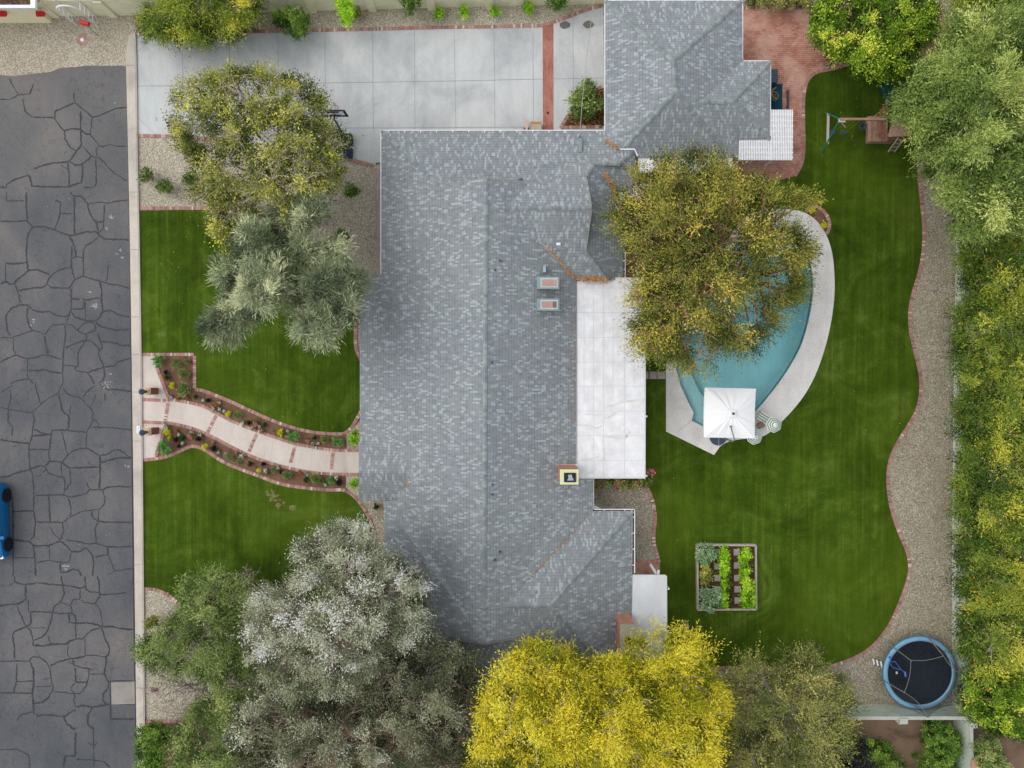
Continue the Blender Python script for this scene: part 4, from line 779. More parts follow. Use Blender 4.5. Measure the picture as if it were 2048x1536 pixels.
t0, t1 = P(686, 268, .35), P(668.5, 238.5, 2.95); m = MB(); m.tube([t0, t1], .05, 8); m.tube([t1, t1 + (0, .3, .1)], .04, 6); m.tube([t0 + (0, -.5, 0), t0 + (t1 - t0) * .35], .03, 6); obj('pole', m, 'bkb', r)
bb = P(668, 232, 2.95); yb = bb[1]; xb = bb[0] + .08
m = MB()
for z0, z1, x0, x1 in ((2.9, 3.0, -.66, .66), (3.72, 3.82, -.66, .66), (3.0, 3.72, -.66, -.54), (3.0, 3.72, .54, .66), (3.05, 3.1, -.3, .3), (3.5, 3.55, -.3, .3)):
    m.box((xb + (x0 + x1) / 2, yb, (z0 + z1) / 2), (x1 - x0, .05, z1 - z0))
bo = obj('backboard', m, 'bkb', r)
def glass(name, c_, alpha):
    b = NB(name); t = b.n('BsdfTransparent'); mx = b.n('MixShader'); mx.inputs[0].default_value = alpha; b.base(c_, 0.2)
    b.l(t.outputs[0], mx.inputs[1]); b.l(b.bsdf.outputs[0], mx.inputs[2]); b.l(mx.outputs[0], b.out.inputs['Surface']); return b.m
MAT['acrylic'] = glass('clear_acrylic', col(200, 210, 215), 0.25); MAT['net'] = glass('black_net', col(24, 28, 36), 0.30); MAT['whitenet'] = glass('white_net', col(230, 230, 230), 0.35)
m = MB(); m.box((xb, yb, 3.36), (1.1, .012, .74)); obj('panel', m, 'acrylic', bo)
m = MB(); rc_ = (xb - .02, yb + .3); m.tube([(rc_[0] + .23 * math.cos(a), rc_[1] + .23 * math.sin(a), 3.05) for a in np.linspace(0, 2 * math.pi, 25)], .018, 5, False); m.box((rc_[0], yb + .05, 3.04), (.14, .1, .05)); rm = obj('rim', m, 'rim', r)
m = MB(); m.lathe((rc_[0], rc_[1], 2.6), [(.12, 0), (.15, .2), (.225, .44)], 14); m.f = m.f[:-2]; m.mi = m.mi[:-2]; m.tn = m.tn[:-2]; obj('net', m, 'whitenet', rm)
# slatted bench
c = P(640, 437, .45); r = thing('garden_bench', 'small silver slatted bench half hidden under the grey green tree', 'bench', (c[0], c[1], 0))
for k in range(5): m = MB(); m.box((c[0] + .04 - .0 * k, c[1] - .2 + k * .1, .45), (.6, .055, .03)); obj('slat', m, 'steel', r)
for sx in (-.22, .28):
    for sy in (-.2, .2): m = MB(); m.box((c[0] + sx, c[1] + sy, .215), (.05, .05, .43)); obj('leg', m, 'steel', r)
# parked car (only its right side shows at the left edge)
MAT['carblue'] = NB('blue_car_paint').base(col(20, 110, 170), 0.25); MAT['tyre'] = plain('tyre_rubber', col(36, 36, 38), 0.8, 0.15); MAT['rimm'] = plain('dark_alloy', col(58, 62, 66), 0.35, 0.1, metal=0.5)
MAT['cglass'] = NB('car_glass').base(col(24, 30, 38), 0.08); MAT['lampw'] = NB('lamp_lens').base(col(225, 230, 235), 0.1)
cw1, cw2 = P(11, 991, .33), P(14, 1089, .33); wb = np.linalg.norm(cw2 - cw1); cdir = (cw1 - cw2) / wb; csd = np.array((-cdir[1], cdir[0], 0)); ang = math.atan2(cdir[1], cdir[0])
cen = (cw1 + cw2) / 2 + csd * .80; cen[2] = 0
car = thing('parked_car', 'blue hatchback parked in the street at the left edge, front pointing down', 'car', cen)
def cp(u, v, z): p = cen + cdir * u + csd * v; return (p[0], p[1], z)     # u forward (up), v towards the left
m = MB()
secs = [(-2.12, .74, .36, .62), (-2.0, .84, .22, .72), (-1.75, .88, .18, .84), (-1.45, .86, .17, .90), (-.9, .86, .16, .97), (0, .86, .16, .99), (1.0, .86, .16, .99), (1.5, .86, .18, .98), (1.9, .86, .22, .94), (2.1, .76, .36, .86)]
rings = []
for u, hw, zb_, zt_ in secs:
    zm = (zb_ + zt_) / 2
    rings.append([cp(u, -hw * .82, zt_), cp(u, -hw * .96, zt_ - .07), cp(u, -hw, zm), cp(u, -hw * .96, zb_), cp(u, hw * .96, zb_), cp(u, hw, zm), cp(u, hw * .96, zt_ - .07), cp(u, hw * .82, zt_)])
o0 = len(m.v)
for rg in rings: m.v += rg
for i in range(len(rings) - 1):
    for j in range(8): a, b = o0 + i * 8 + j, o0 + i * 8 + (j + 1) % 8; m.face((a, a + 8, b + 8, b))
m.face([o0 + j for j in range(8)]); m.face([o0 + (len(rings) - 1) * 8 + j for j in range(8)][::-1])
obj('body', m, 'carblue', car, smooth=False)
m = MB()
cs = [(-1.15, .74, .92), (-.45, .60, 1.42), (1.15, .60, 1.44), (1.85, .70, .96)]
for (u0, w0, z0), (u1, w1, z1), mt in ((cs[0], cs[1], 1), (cs[1], cs[2], 0), (cs[2], cs[3], 1)):
    m.mat = mt; m.poly([cp(u0, -w0, z0), cp(u0, w0, z0), cp(u1, w1, z1), cp(u1, -w1, z1)][::-1])
m.mat = 1
for s in (-1, 1):
    q = [cp(-1.15, s * .82, .93), cp(1.85, s * .80, .95), cp(1.15, s * .62, 1.43), cp(-.45, s * .62, 1.41)]; m.poly(q if s < 0 else q[::-1])
obj('cabin', m, ['carblue', 'cglass'], car)
for u in (-wb / 2, wb / 2):
    for s in (-1, 1):
        m = MB(); a, b = np.array(cp(u, s * .70, .33)), np.array(cp(u, s * .925, .33)); m.tube([a, b], .33, 28); wh = obj('wheel', m, 'tyre', car)
        dd = (b - a) / np.linalg.norm(b - a); e = b + dd * .006; m = MB(); m.tube([b - dd * .02, e], .23, 24); m.mat = 1
        for k in range(7):
            a_ = 2 * math.pi * k / 7; v_ = cdir * math.cos(a_) + np.array((0, 0, math.sin(a_))); m.beam(e + dd * .008 + v_ * .03, e + dd * .008 + v_ * .21, .035, .02, up=tuple(dd))
        obj('rim', m, ['black', 'rimm'], wh)
        m = MB(); m.tube([cp(u, s * .80, .33) , cp(u, s * .905, .33)], .38, 28); obj('wheel_arch', m, 'black', car)
for s in (-1, 1):
    m = MB(); m.box(cp(-2.0, s * .66, .64), (.16, .3, .12), ang); obj('headlight', m, 'lampw', car)
    m = MB(); m.box(cp(-.85, s * .98, .95), (.16, .2, .12), ang); obj('mirror', m, 'carblue', car)
# arbor, mailbox
zt = 1.75
c = P(173, 42); r = thing('garden_arbor', 'white metal arched arbor against the yellow wall', 'arbor', c)
feet = [(154, 51), (194, 50)]; bk = [(151, 33), (193, 33)]
def arch(fa, fb):
    a, b = P(*fa), P(*fb); R = (b - a) / 2; mid = (a + b) / 2; pts = [a, a + (0, 0, zt)] + [mid - R * math.cos(t) + (0, 0, zt + .5 * math.sin(t)) for t in np.linspace(0.15, math.pi - .15, 11)] + [b + (0, 0, zt), b]; return pts
for fa, fb in ((feet[0], feet[1]), (bk[0], bk[1])):
    m = MB(); m.tube(arch(fa, fb), .042, 6); obj('arch', m, 'white', r)
for s in (0, 1):
    for zz in (.4, .8, 1.2, 1.6):
        m = MB(); a, b = P(*feet[s]), P(*bk[s]); m.tube([a + (0, 0, zz), b + (0, 0, zz)], .024, 5); obj('rung', m, 'white', r)
a = P(195, 70); r = thing('mailbox', 'red mailbox on a thin post in the top left gravel', 'mailbox', a)
m = MB(); m.tube([a, a + (0, 0, 1.15)], .03, 6); obj('post', m, 'steel', r)
m = MB(); cb_ = a + (0, 0.1, 1.2); m.box(cb_, (.22, .46, .12)); m.tube([(cb_[0], cb_[1] - .23, 1.26), (cb_[0], cb_[1] + .23, 1.26)], .11, 12); 
m = MB(); m.tube([(cb_[0] - .24, cb_[1] + .03, 1.26), (cb_[0] + .24, cb_[1] - .08, 1.26)], .11, 12); m.box((cb_[0], cb_[1] - .02, 1.2), (.48, .2, .12), -.2); obj('box', m, 'red', r)
# trampoline
tz = .85; c = P(1840, 1346, tz); c0 = (c[0], c[1], 0); r = thing('trampoline', 'round blue rimmed trampoline with black mat and safety net in the gravel corner', 'trampoline', c0)
MAT['mat'] = plain('black_mat', col(28, 36, 46), 0.8, 0.25, 3); MAT['pad'] = plain('blue_pad', col(124, 164, 192), 0.5, 0.12, 3); MAT['teal'] = plain('teal_trim', col(20, 120, 150), 0.5, 0.1); MAT['pole_g'] = plain('grey_foam', col(120, 124, 122), 0.7, 0.1); MAT['strap'] = plain('blue_strap', col(70, 110, 190), 0.5, 0.1)
R1 = M(73.5, tz); R0 = M(64.5, tz)
m = MB(); m.lathe((c[0], c[1], tz - .06), [(0.001, -.02), (R0 * .5, -.012), (R0 + .02, .0), (R0 + .02, .01), (R0 * .5, .0), (0.0, -.01)], 40); obj('mat', m, 'mat', r)
m = MB(); m.lathe((c[0], c[1], tz), [(R0, -.02), (R0 + .02, .03), (R1 - .03, .03), (R1, -.03)], 48); m.f = m.f[:-2]; m.mi = m.mi[:-2]; m.tn = m.tn[:-2]; obj('spring_pad', m, 'pad', r, smooth=True)
m = MB(); m.tube([(c[0] + (R1 + .01) * math.cos(a), c[1] + (R1 + .01) * math.sin(a), tz - .06) for a in np.linspace(0, 2 * math.pi, 49)], .03, 6, False); obj('frame', m, 'teal', r)
tops = [(1822, 1321), (1887, 1312), (1937, 1357), (1921, 1412), (1857, 1435), (1809, 1385)]; nz = 2.5; T = [P(*t_, nz) for t_ in tops]; tb = []
for t_ in T:
    v_ = t_[:2] - c[:2]; v_ = v_ / np.linalg.norm(v_) * (R1 + .03); b = np.array((c[0] + v_[0], c[1] + v_[1], 0)); tb.append(b)
    m = MB(); m.tube([b, b + (0, 0, tz), t_], [.03, .03, .028], 8); obj('net_pole', m, 'pole_g', r)
    m = MB(); m.tube([b * (1, 1, 0) + (0, 0, .02), b + (0, 0, tz - .1)], .035, 6); obj('leg', m, 'steel', r)
m = MB()
for i in range(6):
    a, b = T[i], T[(i + 1) % 6]; ia, ib = tb[i], tb[(i + 1) % 6]; n = 8
    up_, dn = [], []
    for k in range(n + 1):
        t = k / n; p = a + (b - a) * t; p = p + ((c[0] - p[0]) * .10 * math.sin(math.pi * t), (c[1] - p[1]) * .10 * math.sin(math.pi * t), -.12 * math.sin(math.pi * t)); up_.append(p)
        q = ia + (ib - ia) * t; v_ = q[:2] - c[:2]; v_ = v_ / np.linalg.norm(v_) * (R0 + .05); dn.append(np.array((c[0] + v_[0], c[1] + v_[1], tz + .04)))
    for k in range(n): m.poly([dn[k], dn[k + 1], up_[k + 1], up_[k]])
net = obj('safety_net', m, 'net', r)
m = MB()
for i in range(6):
    a, b = T[i], T[(i + 1) % 6]; pts = [a + (b - a) * t + ((c[0] - (a + (b - a) * t)[0]) * .10 * math.sin(math.pi * t), (c[1] - (a + (b - a) * t)[1]) * .10 * math.sin(math.pi * t), -.12 * math.sin(math.pi * t)) for t in np.linspace(0, 1, 9)]; m.tube(pts, .014, 5)
obj('net_hem', m, 'pole_g', net)
m = MB(); S = [P(1780, 1324, 1.0), P(1790, 1323, 1.3), P(1802, 1339, 1.9), P(1811, 1346, 2.3)]; m.tube(S, .025, 5); m.tube([P(1778, 1325, 1.0), P(1786, 1335, 1.4), P(1800, 1339, 1.9)], .025, 5); m.tube([P(1810, 1343, 2.36), P(1811, 1353, 2.36)], .05, 6); obj('door_strap', m, 'strap', net)
m = MB(); d = P(1794, 1346, .86); m.box((d[0], d[1], .83), (.1, .14, .004), .2); obj('mat_label', m, 'plate', r)
m = MB(); d = P(1780, 1315, .9); m.box((d[0], d[1], .895), (.16, .16, .01), .6); obj('pad_badge', m, 'strap', r)
a, b = P(1744, 1322, .0), P(1770, 1331, .8); l = thing('trampoline_ladder', 'short ladder with three white rungs leaning on the trampoline', 'ladder', a)
d = (b - a); s_ = np.cross(d / np.linalg.norm(d), (0, 0, 1)); s_ /= np.linalg.norm(s_)
for k in (-1, 1): m = MB(); m.tube([a + s_ * .18 * k, b + s_ * .18 * k], .015, 5); obj('rail', m, 'black', l)
for t in (.12, .42, .72): m = MB(); p = a + d * t; m.beam(p - s_ * .19, p + s_ * .19, .08, .03); obj('rung', m, 'plate', l)
# big cantilever umbrella
MAT['canvas'] = tinted('white_canvas', [(0, col(240, 240, 244)), (1, col(252, 252, 252))], 0.75, 0.0, 6, 0.0)
cz = 2.45; CN = [P(1410, 775, cz), P(1512, 777.5, cz), P(1509.5, 877, cz), P(1408, 875, cz)]; ap = P(1465, 827, 2.8)
um = thing('cantilever_umbrella', 'large square white cantilever umbrella over the pool edge', 'umbrella', P(1437, 874, 0))
m = MB()
for i in range(4):
    a, b = CN[i], CN[(i + 1) % 4]; n = 12; up_ = None
    for j in range(n):
        for k in range(6):
            def g(jj, kk):
                e = a + (b - a) * (jj / n); t = kk / 6; p = ap + (e - ap) * t; fold = .022 * math.sin(jj * 2.1 + i) * math.sin(math.pi * t) if 0 < jj < n else 0; sag = -.10 * math.sin(math.pi * jj / n) * t * t
                return p + (0, 0, .02 * math.sin(math.pi * t) + fold + sag)
            m.tint = .8; m.poly([g(j, k), g(j + 1, k), g(j + 1, k + 1), g(j, k + 1)][::-1])
canopy = obj('canopy', m, 'canvas', um)
m = MB()
for i in range(4):
    a, b = CN[i], CN[(i + 1) % 4]; n = 12
    for j in range(n):
        p, q = (a + (b - a) * t + (0, 0, -.10 * math.sin(math.pi * t)) for t in (j / n, (j + 1) / n)); m.poly([p, q, q - (0, 0, .15), p - (0, 0, .15)])
obj('valance', m, 'canvas', canopy)
m = MB(); V4 = [ap + (CN[i] - ap) * .16 + (0, 0, .07) for i in range(4)]; at_ = ap + (0, 0, .10)
for i in range(4): m.poly([at_, V4[i], V4[(i + 1) % 4]][::-1])
obj('vent_cap', m, 'canvas', canopy)
m = MB(); m.box((ap[0], ap[1], 2.95), (.1, .1, .12)); obj('finial', m, 'black', um)
pb = P(1437, 873.5, 0); ph = P(1461.5, 853, 2.75); ptop = np.array((pb[0], pb[1], 2.62))
m = MB(); m.tube([pb + (0, 0, .1), ptop], .045, 8); obj('mast', m, 'pole_g', um)
m = MB(); m.tube([ptop + (0, 0, -.05), ptop + (.1, .05, .1), ph], [.04, .035, .03], 6); m.box((ph[0], ph[1], 2.76), (.1, .1, .1)); obj('boom', m, 'pole_g', um)
m = MB(); cb2 = P(1436.5, 874, .14); m.lathe((cb2[0], cb2[1], .06), [(.47, 0), (.47, .08), (.44, .10), (0, .10)], 28); m.mat = 1; m.box((cb2[0] + .02, cb2[1] - .2, .164), (.03, .5, .006)); obj('weight_base', m, ['navy', 'steel'], um)
# small striped parasols, loungers, basket
MAT['stripe_w'] = plain('white_fabric', col(226, 232, 224), 0.8, 0.05); MAT['stripe_g'] = plain('green_stripe', col(128, 150, 132), 0.8, 0.05); MAT['rattan'] = plain('brown_rattan', col(140, 112, 92), 0.8, 0.3, 20)
def parasol(x, y, lab, rot, rad):
    c = P(x, y, 1.75); r = thing('striped_parasol', lab, 'parasol', (c[0], c[1], 0), 'small striped parasols by the pool')
    m = MB(); rings = [(0.02, 1.95)]; nr = 9
    for k in range(1, nr + 1): rings.append((rad * k / nr, 1.95 - .35 * (k / nr) ** 1.25))
    n = 42
    def sc(a): return 1 - .07 * abs(math.sin(3.5 * (a - rot)))
    o0 = len(m.v)
    for rr, z in rings:
        for j in range(n): a = 2 * math.pi * j / n; q = rr * (sc(a) if rr > .1 else 1); m.v.append((c[0] + q * math.cos(a), c[1] + q * math.sin(a), z))
    for k in range(nr):
        m.mat = 1 if k % 2 == 1 and k > 1 else 0
        for j in range(n): a, b = o0 + k * n + j, o0 + k * n + (j + 1) % n; m.face((b, a, a + n, b + n))
    # stripes narrower: green bands are the outer third of their ring
    obj('canopy', m, ['stripe_w', 'stripe_g'], r)
    m = MB(); m.tube([(c[0], c[1], .05), (c[0], c[1], 2.02)], .018, 6); obj('pole', m, 'steel', r)
parasol(1549.5, 850, 'green and white striped small parasol, the right one of two by the pool', .3, .43); parasol(1510.5, 874, 'green and white striped small parasol half under the big white umbrella', .1, .43)
def lounger(x, y, an, lab):
    c = P(x, y, .3); r = thing('child_lounger', lab, 'lounger', (c[0], c[1], 0.06), 'small striped loungers by the pool'); ca, sa = math.cos(an), math.sin(an)
    for nm, u0, u1, z0, z1 in (('seat_pad', -.1, .38, .3, .3), ('back_pad', -.46, -.1, .5, .3)):
        m = MB(); k = 7
        for i in range(k):
            v0, v1 = -.24 + .48 * i / k, -.24 + .48 * (i + 1) / k; m.mat = i % 2
            def q(u, v, z): return (c[0] + u * ca - v * sa, c[1] + u * sa + v * ca, z)
            m.hexa([q(u0, v0, z0 - .04), q(u1, v0, z1 - .04), q(u1, v1, z1 - .04), q(u0, v1, z0 - .04)], [q(u0, v0, z0), q(u1, v0, z1), q(u1, v1, z1), q(u0, v1, z0)])
        obj(nm, m, ['stripe_w', 'stripe_g'], r)
    for u in (-.4, .34):
        for v in (-.22, .22): m = MB(); m.box((c[0] + u * ca - v * sa, c[1] + u * sa + v * ca, .16), (.04, .04, .22), an); obj('leg', m, 'black', r)
lounger(1529, 836.5, math.radians(148), 'green striped child lounger on the pool deck beside the basket'); lounger(1501, 862, math.radians(148), 'green striped child lounger mostly under the big white umbrella')
c = P(1520.5, 850, .2); r = thing('wicker_basket', 'brown wicker basket between the two parasols', 'basket', (c[0], c[1], .06)); m = MB(); m.box((c[0], c[1], .2), (.3, .26, .26), .5, taper=1.1); obj('body', m, 'rattan', r); m = MB(); m.box((c[0], c[1], .35), (.34, .3, .04), .5); m.mat = 0; obj('lid', m, 'rattan', r)
# pergola
pg = thing('pergola', 'white slatted L shaped pergola at the garage corner', 'pergola', P(1530, 300, 0))
pz = 2.55
for k in range(32):
    x = 1478.5 + k * 3.42; y0 = 279 if x < 1541 else 219.5; 
    m = MB(); a, b = P(x, y0, pz), P(x - .4 if x < 1541 else x - 1.2, 320.5, pz); m.beam(a, b, .056, .05); obj('slat', m, 'white', pg)
for k, y in enumerate((229, 241, 252, 263, 274, 284, 295, 305, 315)):
    m = MB(); m.beam(P(1478 if y > 280 else 1541, y, pz - .07), P(1586, y, pz - .07), .06, .09); obj('cross_beam', m, 'white', pg)
for x, y in ((1492, 306), (1562, 304), (1562, 238)):
    m = MB(); c = P(x, y, pz); m.box((c[0], c[1], 1.2), (.1, .1, 2.4)); obj('post', m, 'white', pg)
m = MB(); m.beam(P(1500, 316, 1.9), P(1511, 305, 2.45), .08, .08); m.beam(P(1500, 326, 1.6), P(1512, 312, 2.45), .07, .07); obj('brace', m, 'white', pg)
# rug, chair, grill box beside the garage
MAT['tealrug'] = plain('teal_rug', col(22, 66, 84), 0.9, 0.2, 5); MAT['slate'] = plain('slate_grey_plastic', col(66, 76, 88), 0.5, 0.15); MAT['brass'] = plain('tarnished_brass', col(140, 130, 88), 0.4, 0.15)
o = slab('outdoor_rug', 'dark teal outdoor rug on the brick patio beside the garage', 'rug', [(1536, 168), (1565, 168), (1565, 219), (1536, 219)], .042, 'tealrug')
c = P(1545, 150, .7); r = thing('storage_bench', 'slate grey slatted storage box against the garage wall', 'storage box', (c[0], c[1], 0)); m = MB(); m.box((c[0], c[1], .3), (.6, .75, .6)); obj('body', m, 'slate', r)
for k in range(4): m = MB(); m.box((c[0], c[1] - .28 + k * .187, .62), (.64, .17, .03)); obj('lid_board', m, 'slate', r)
c = P(1549, 192, .5); r = thing('patio_chair', 'scrolled brass coloured metal chair on the teal rug', 'chair', (c[0], c[1], .042)); m = MB(); m.lathe((c[0], c[1], .45), [(.24, 0), (.25, .03), (0, .03)], 18); obj('seat', m, 'black', r)
m = MB()
for k in range(5): a = math.radians(110 + k * 35); m.tube([(c[0] + .22 * math.cos(a), c[1] + .22 * math.sin(a), .47), (c[0] + .3 * math.cos(a), c[1] + .3 * math.sin(a), .95)], .015, 5)
m.tube([(c[0] + .3 * math.cos(a), c[1] + .3 * math.sin(a), .95) for a in np.radians(np.arange(100, 270, 12))], .025, 6); obj('backrest', m, 'brass', r)
m = MB(); m.tube([(c[0] + .22 * math.cos(a), c[1] + .22 * math.sin(a), .49) for a in np.linspace(0, 6.283, 20)], .02, 5, False); m.tube([(c[0] + .1 * math.cos(a), c[1] + .1 * math.sin(a), .49) for a in np.linspace(0, 6.283, 14)], .015, 5, False); obj('seat_scroll', m, 'brass', r)
for a in (.8, 2.4, 3.9, 5.5): m = MB(); m.tube([(c[0] + .2 * math.cos(a), c[1] + .2 * math.sin(a), .45), (c[0] + .27 * math.cos(a), c[1] + .27 * math.sin(a), .05)], .015, 5); obj('leg', m, 'brass', r)
c = P(1574, 200); r = thing('slatted_divider', 'thin dark slatted rail lying along the brick patio', 'rail', c); m = MB(); m.box((c[0], c[1], .12), (.08, 1.0, .12)); obj('rail', m, 'slate', r)
for k in range(2): m = MB(); m.box((c[0], c[1] - .4 + .8 * k, .045), (.2, .06, .03)); obj('foot', m, 'slate', r)
# kamado style cooker under the citrus tree
c = P(1676, 96, .8); r = thing('barbecue_grill', 'black barbecue with a white framed side tray under the citrus tree', 'grill', (c[0], c[1], 0)); m = MB(); m.lathe((c[0] - .25, c[1] - .05, .35), [(.12, 0), (.3, .15), (.36, .4), (.3, .62), (.12, .74), (0, .76)], 24); obj('kettle', m, 'navy', r, smooth=True)
m = MB()
for a, b in (((0, -.28), (.62, -.2)), ((.62, -.2), (.62, .28)), ((.62, .28), (.02, .22)), ((.02, .22), (0, -.28))): m.beam((c[0] + a[0], c[1] + a[1], .9), (c[0] + b[0], c[1] + b[1], .9), .07, .04)
t = obj('tray_frame', m, 'white', r); m = MB(); m.box((c[0] + .31, c[1] + .02, .87), (.56, .4, .03), .05); obj('tray', m, 'black', t)
for dx, dy in ((-.4, -.2), (-.1, -.25), (.6, -.18), (.6, .25), (-.3, .2)): m = MB(); m.tube([(c[0] + dx, c[1] + dy, .03), (c[0] + dx * .9, c[1] + dy * .9, .86 if dx > 0 else .5)], .02, 6); obj('leg', m, 'black', r)
# playset
MAT['cedar'] = plain('weathered_cedar', col(160, 128, 112), 0.85, 0.25, 6); MAT['cedar2'] = plain('red_cedar', col(142, 92, 76), 0.85, 0.3, 6); MAT['pgreen'] = plain('green_play_metal', col(40, 122, 106), 0.5, 0.1); MAT['slide'] = plain('dark_green_slide', col(12, 92, 92), 0.35, 0.1); MAT['whitew'] = plain('bleached_beam', col(186, 180, 170), 0.8, 0.1); MAT['yellowp'] = plain('yellow_plastic', col(216, 180, 90), 0.5, 0.1)
ps = thing('playset', 'wooden playset with swing beam, green slide and ladder on the back lawn', 'playset', P(1780, 250, 0))
def part(nm, fn, mat): m = MB(); fn(m); return obj(nm, m, mat, ps)
bz = 2.35; A1 = P(1680, 238.5, bz); A2 = P(1772, 238.5, bz)
part('swing_beam', lambda m: m.beam(A1, A2, .11, .13), 'cedar')
f1, f2 = P(1651, 225, 0), P(1643, 306, 0)
for f in (f1, f2): part('swing_leg', lambda m: m.tube([A1, f], .04, 8), 'pgreen')
ca_, cb3 = f1 + (A1 - f1) * .2, f2 + (A1 - f2) * .2
part('leg_crossbar', lambda m: m.beam(P(1656.5, 227, .5), P(1655, 288, .5), .12, .08), 'whitew')
part('beam_bracket', lambda m: (m.box(A1 + (.12, -.05, -.05), (.34, .2, .1)), m.beam(A1 + (0, 0, -.1), A1 + (.5, -.25, -.5), .05, .05)), 'whitew')
for x, mat in ((1694, 'steel'), (1719, 'steel')):
    s0, s1 = P(x - 9, 242, 2.25), P(x + 1, 242, 2.25); seat = P(x - 14 if x < 1700 else x - 15, 258, .5)
    seat = np.array((s0[0] + .15, s0[1] - .0, .5)) if False else np.array(((s0[0] + s1[0]) / 2, s0[1] - .05, .5))
    m = MB(); m.box(seat, (.45, .16, .03)); sw = obj('swing_seat', m, 'slate', ps)
    for s in (s0, s1): mm = MB(); mm.tube([s + (0, 0, .05), (s[0], seat[1], .52)], .008, 4); obj('chain', mm, 'brass', sw)
gl = P(1729, 257, .6); m = MB(); m.lathe((gl[0] - .1, gl[1] + .1, .45), [(.10, 0), (.2, .12), (.2, .25), (.16, .25), (.08, .06)], 14); sw = obj('bucket_swing', m, 'slate', ps); mm = MB(); mm.tube([(gl[0] + .1, gl[1] + .3, .7), (gl[0] + .2, gl[1] + .45, 2.3)], .01, 4); mm.tube([(gl[0] + .4, gl[1] + .25, .7), (gl[0] + .5, gl[1] + .45, 2.3)], .01, 4); obj('rope', mm, 'yellowp', sw)
# tower: deck at 1.35 m
def Q(x, y, z): return P(x, y, z)
dk = 1.1
part('deck_floor', lambda m: [m.beam(Q(1742 + k * 2.9, 232, dk), Q(1743 + k * 2.9, 283, dk), .062, .03) for k in range(11)], 'cedar')
part('lower_rail', lambda m: m.beam(Q(1739, 233, 1.15), Q(1739, 283, 1.15), .18, .06), 'cedar')
part('side_panel', lambda m: [m.beam(Q(1736 + k * 2.1, 285.5, 0) + (0, 0, .12), Q(1736 + k * 2.1, 285.5, 0) + (0, 0, 1.15), .055, .02, up=(0, 1, 0)) for k in range(22)], 'cedar')
for x, y in ((1737, 284), (1737, 240), (1779, 284), (1760, 228)):
    part('post', lambda m: m.tube([P(x, y, 0) * (1, 1, 0), np.array((P(x, y, 0)[0], P(x, y, 0)[1], 1.3))], .045, 6), 'cedar2')
part('sandbox_board', lambda m: (m.beam(Q(1734, 286, .12), Q(1782, 286, .12), .06, .2), m.beam(Q(1734, 234, .12), Q(1734, 286, .12), .06, .2)), 'cedar')
part('top_rail', lambda m: (m.beam(Q(1773.5, 213, 2.25), Q(1773, 281, 2.25), .07, .07), m.beam(Q(1767, 213, 1.7), Q(1766, 246, 1.7), .12, .1), m.beam(Q(1761, 218, 1.9), Q(1760, 236, 1.9), .08, .06)), 'cedar2')
part('long_rail', lambda m: m.beam(Q(1773, 198, 1.6), Q(1774, 255, 2.3), .05, .05), 'cedar')
part('climbing_frame', lambda m: [m.beam(Q(1758 + k * 4.4, 240, 1.9 - .06 * k), Q(1757 + k * 4.4, 276, 1.7), .07, .03) for k in range(3)], 'cedar2')
part('green_brace', lambda m: (m.beam(Q(1742, 282, .4), Q(1762, 268, 1.4), .1, .04), m.beam(Q(1759, 268, 1.5), Q(1768, 266, 1.5), .1, .04)), 'slide')
rz = 2.2; RA, RB, RC, RD = Q(1789, 229, rz), Q(1827, 229, rz + .25), Q(1818, 272, rz + .25), Q(1774, 274, rz)
part('roof_board', lambda m: [m.beam(RA + (RD - RA) * ((k + .5) / 9), RB + (RC - RB) * ((k + .5) / 9), .125, .03) for k in range(9)], 'cedar')
part('roof_post', lambda m: [m.tube([Q(x, y, 0), Q(x, y, 0) + (0, 0, 2.15)], .045, 6) for x, y in ((1782, 262), (1806, 262), (1786, 240), (1808, 240))], 'cedar2')
part('side_beam', lambda m: (m.beam(Q(1818, 258, 1.8), Q(1846, 256, 1.8), .06, .05), m.beam(Q(1818, 263, 1.8), Q(1840, 263, 1.8), .05, .05)), 'cedar2')
la, lb = (Q(1776, 304, 0), Q(1796, 276, 1.5)), (Q(1789, 304, 0), Q(1809, 276, 1.5))
for p, q in (la, lb): part('ladder_rail', lambda m: m.beam(p, q, .045, .06), 'whitew')
for k in range(4):
    t = .12 + k * .25; part('ladder_step', lambda m: m.beam(la[0] + (la[1] - la[0]) * t, lb[0] + (lb[1] - lb[0]) * t, .10, .02, up=(0, 0, 1)), 'cedar')
part('yellow_handle', lambda m: (m.tube([Q(1816, 272, 1.7), Q(1819, 269, 1.8)], .04, 6), m.box(Q(1774, 227, 2.36), (.09, .14, .05))), 'yellowp')
def slide(m):
    pts = [(1768.5, 165, .25, 9.5), (1769, 173, .32, 9.5), (1771, 181, .6, 9), (1776, 189, .95, 8.2), (1780, 197, 1.3, 7.8), (1782, 210, 1.45, 8)]
    q = [(P(a, b, z), M(w_, z)) for a, b, z, w_ in pts]
    for (p, w1), (r2, w2) in zip(q[:-1], q[1:]):
        m.poly([p + (-w1, 0, 0), p + (w1, 0, 0), r2 + (w2, 0, 0), r2 + (-w2, 0, 0)][::-1])
        for s in (-1, 1): m.hexa([p + (s * w1 - .03, 0, -.05), p + (s * w1 + .03, 0, -.05), r2 + (s * w2 + .03, 0, -.05), r2 + (s * w2 - .03, 0, -.05)], [p + (s * w1 - .03, 0, .14), p + (s * w1 + .03, 0, .14), r2 + (s * w2 + .03, 0, .14), r2 + (s * w2 - .03, 0, .14)])
part('slide', slide, 'slide')
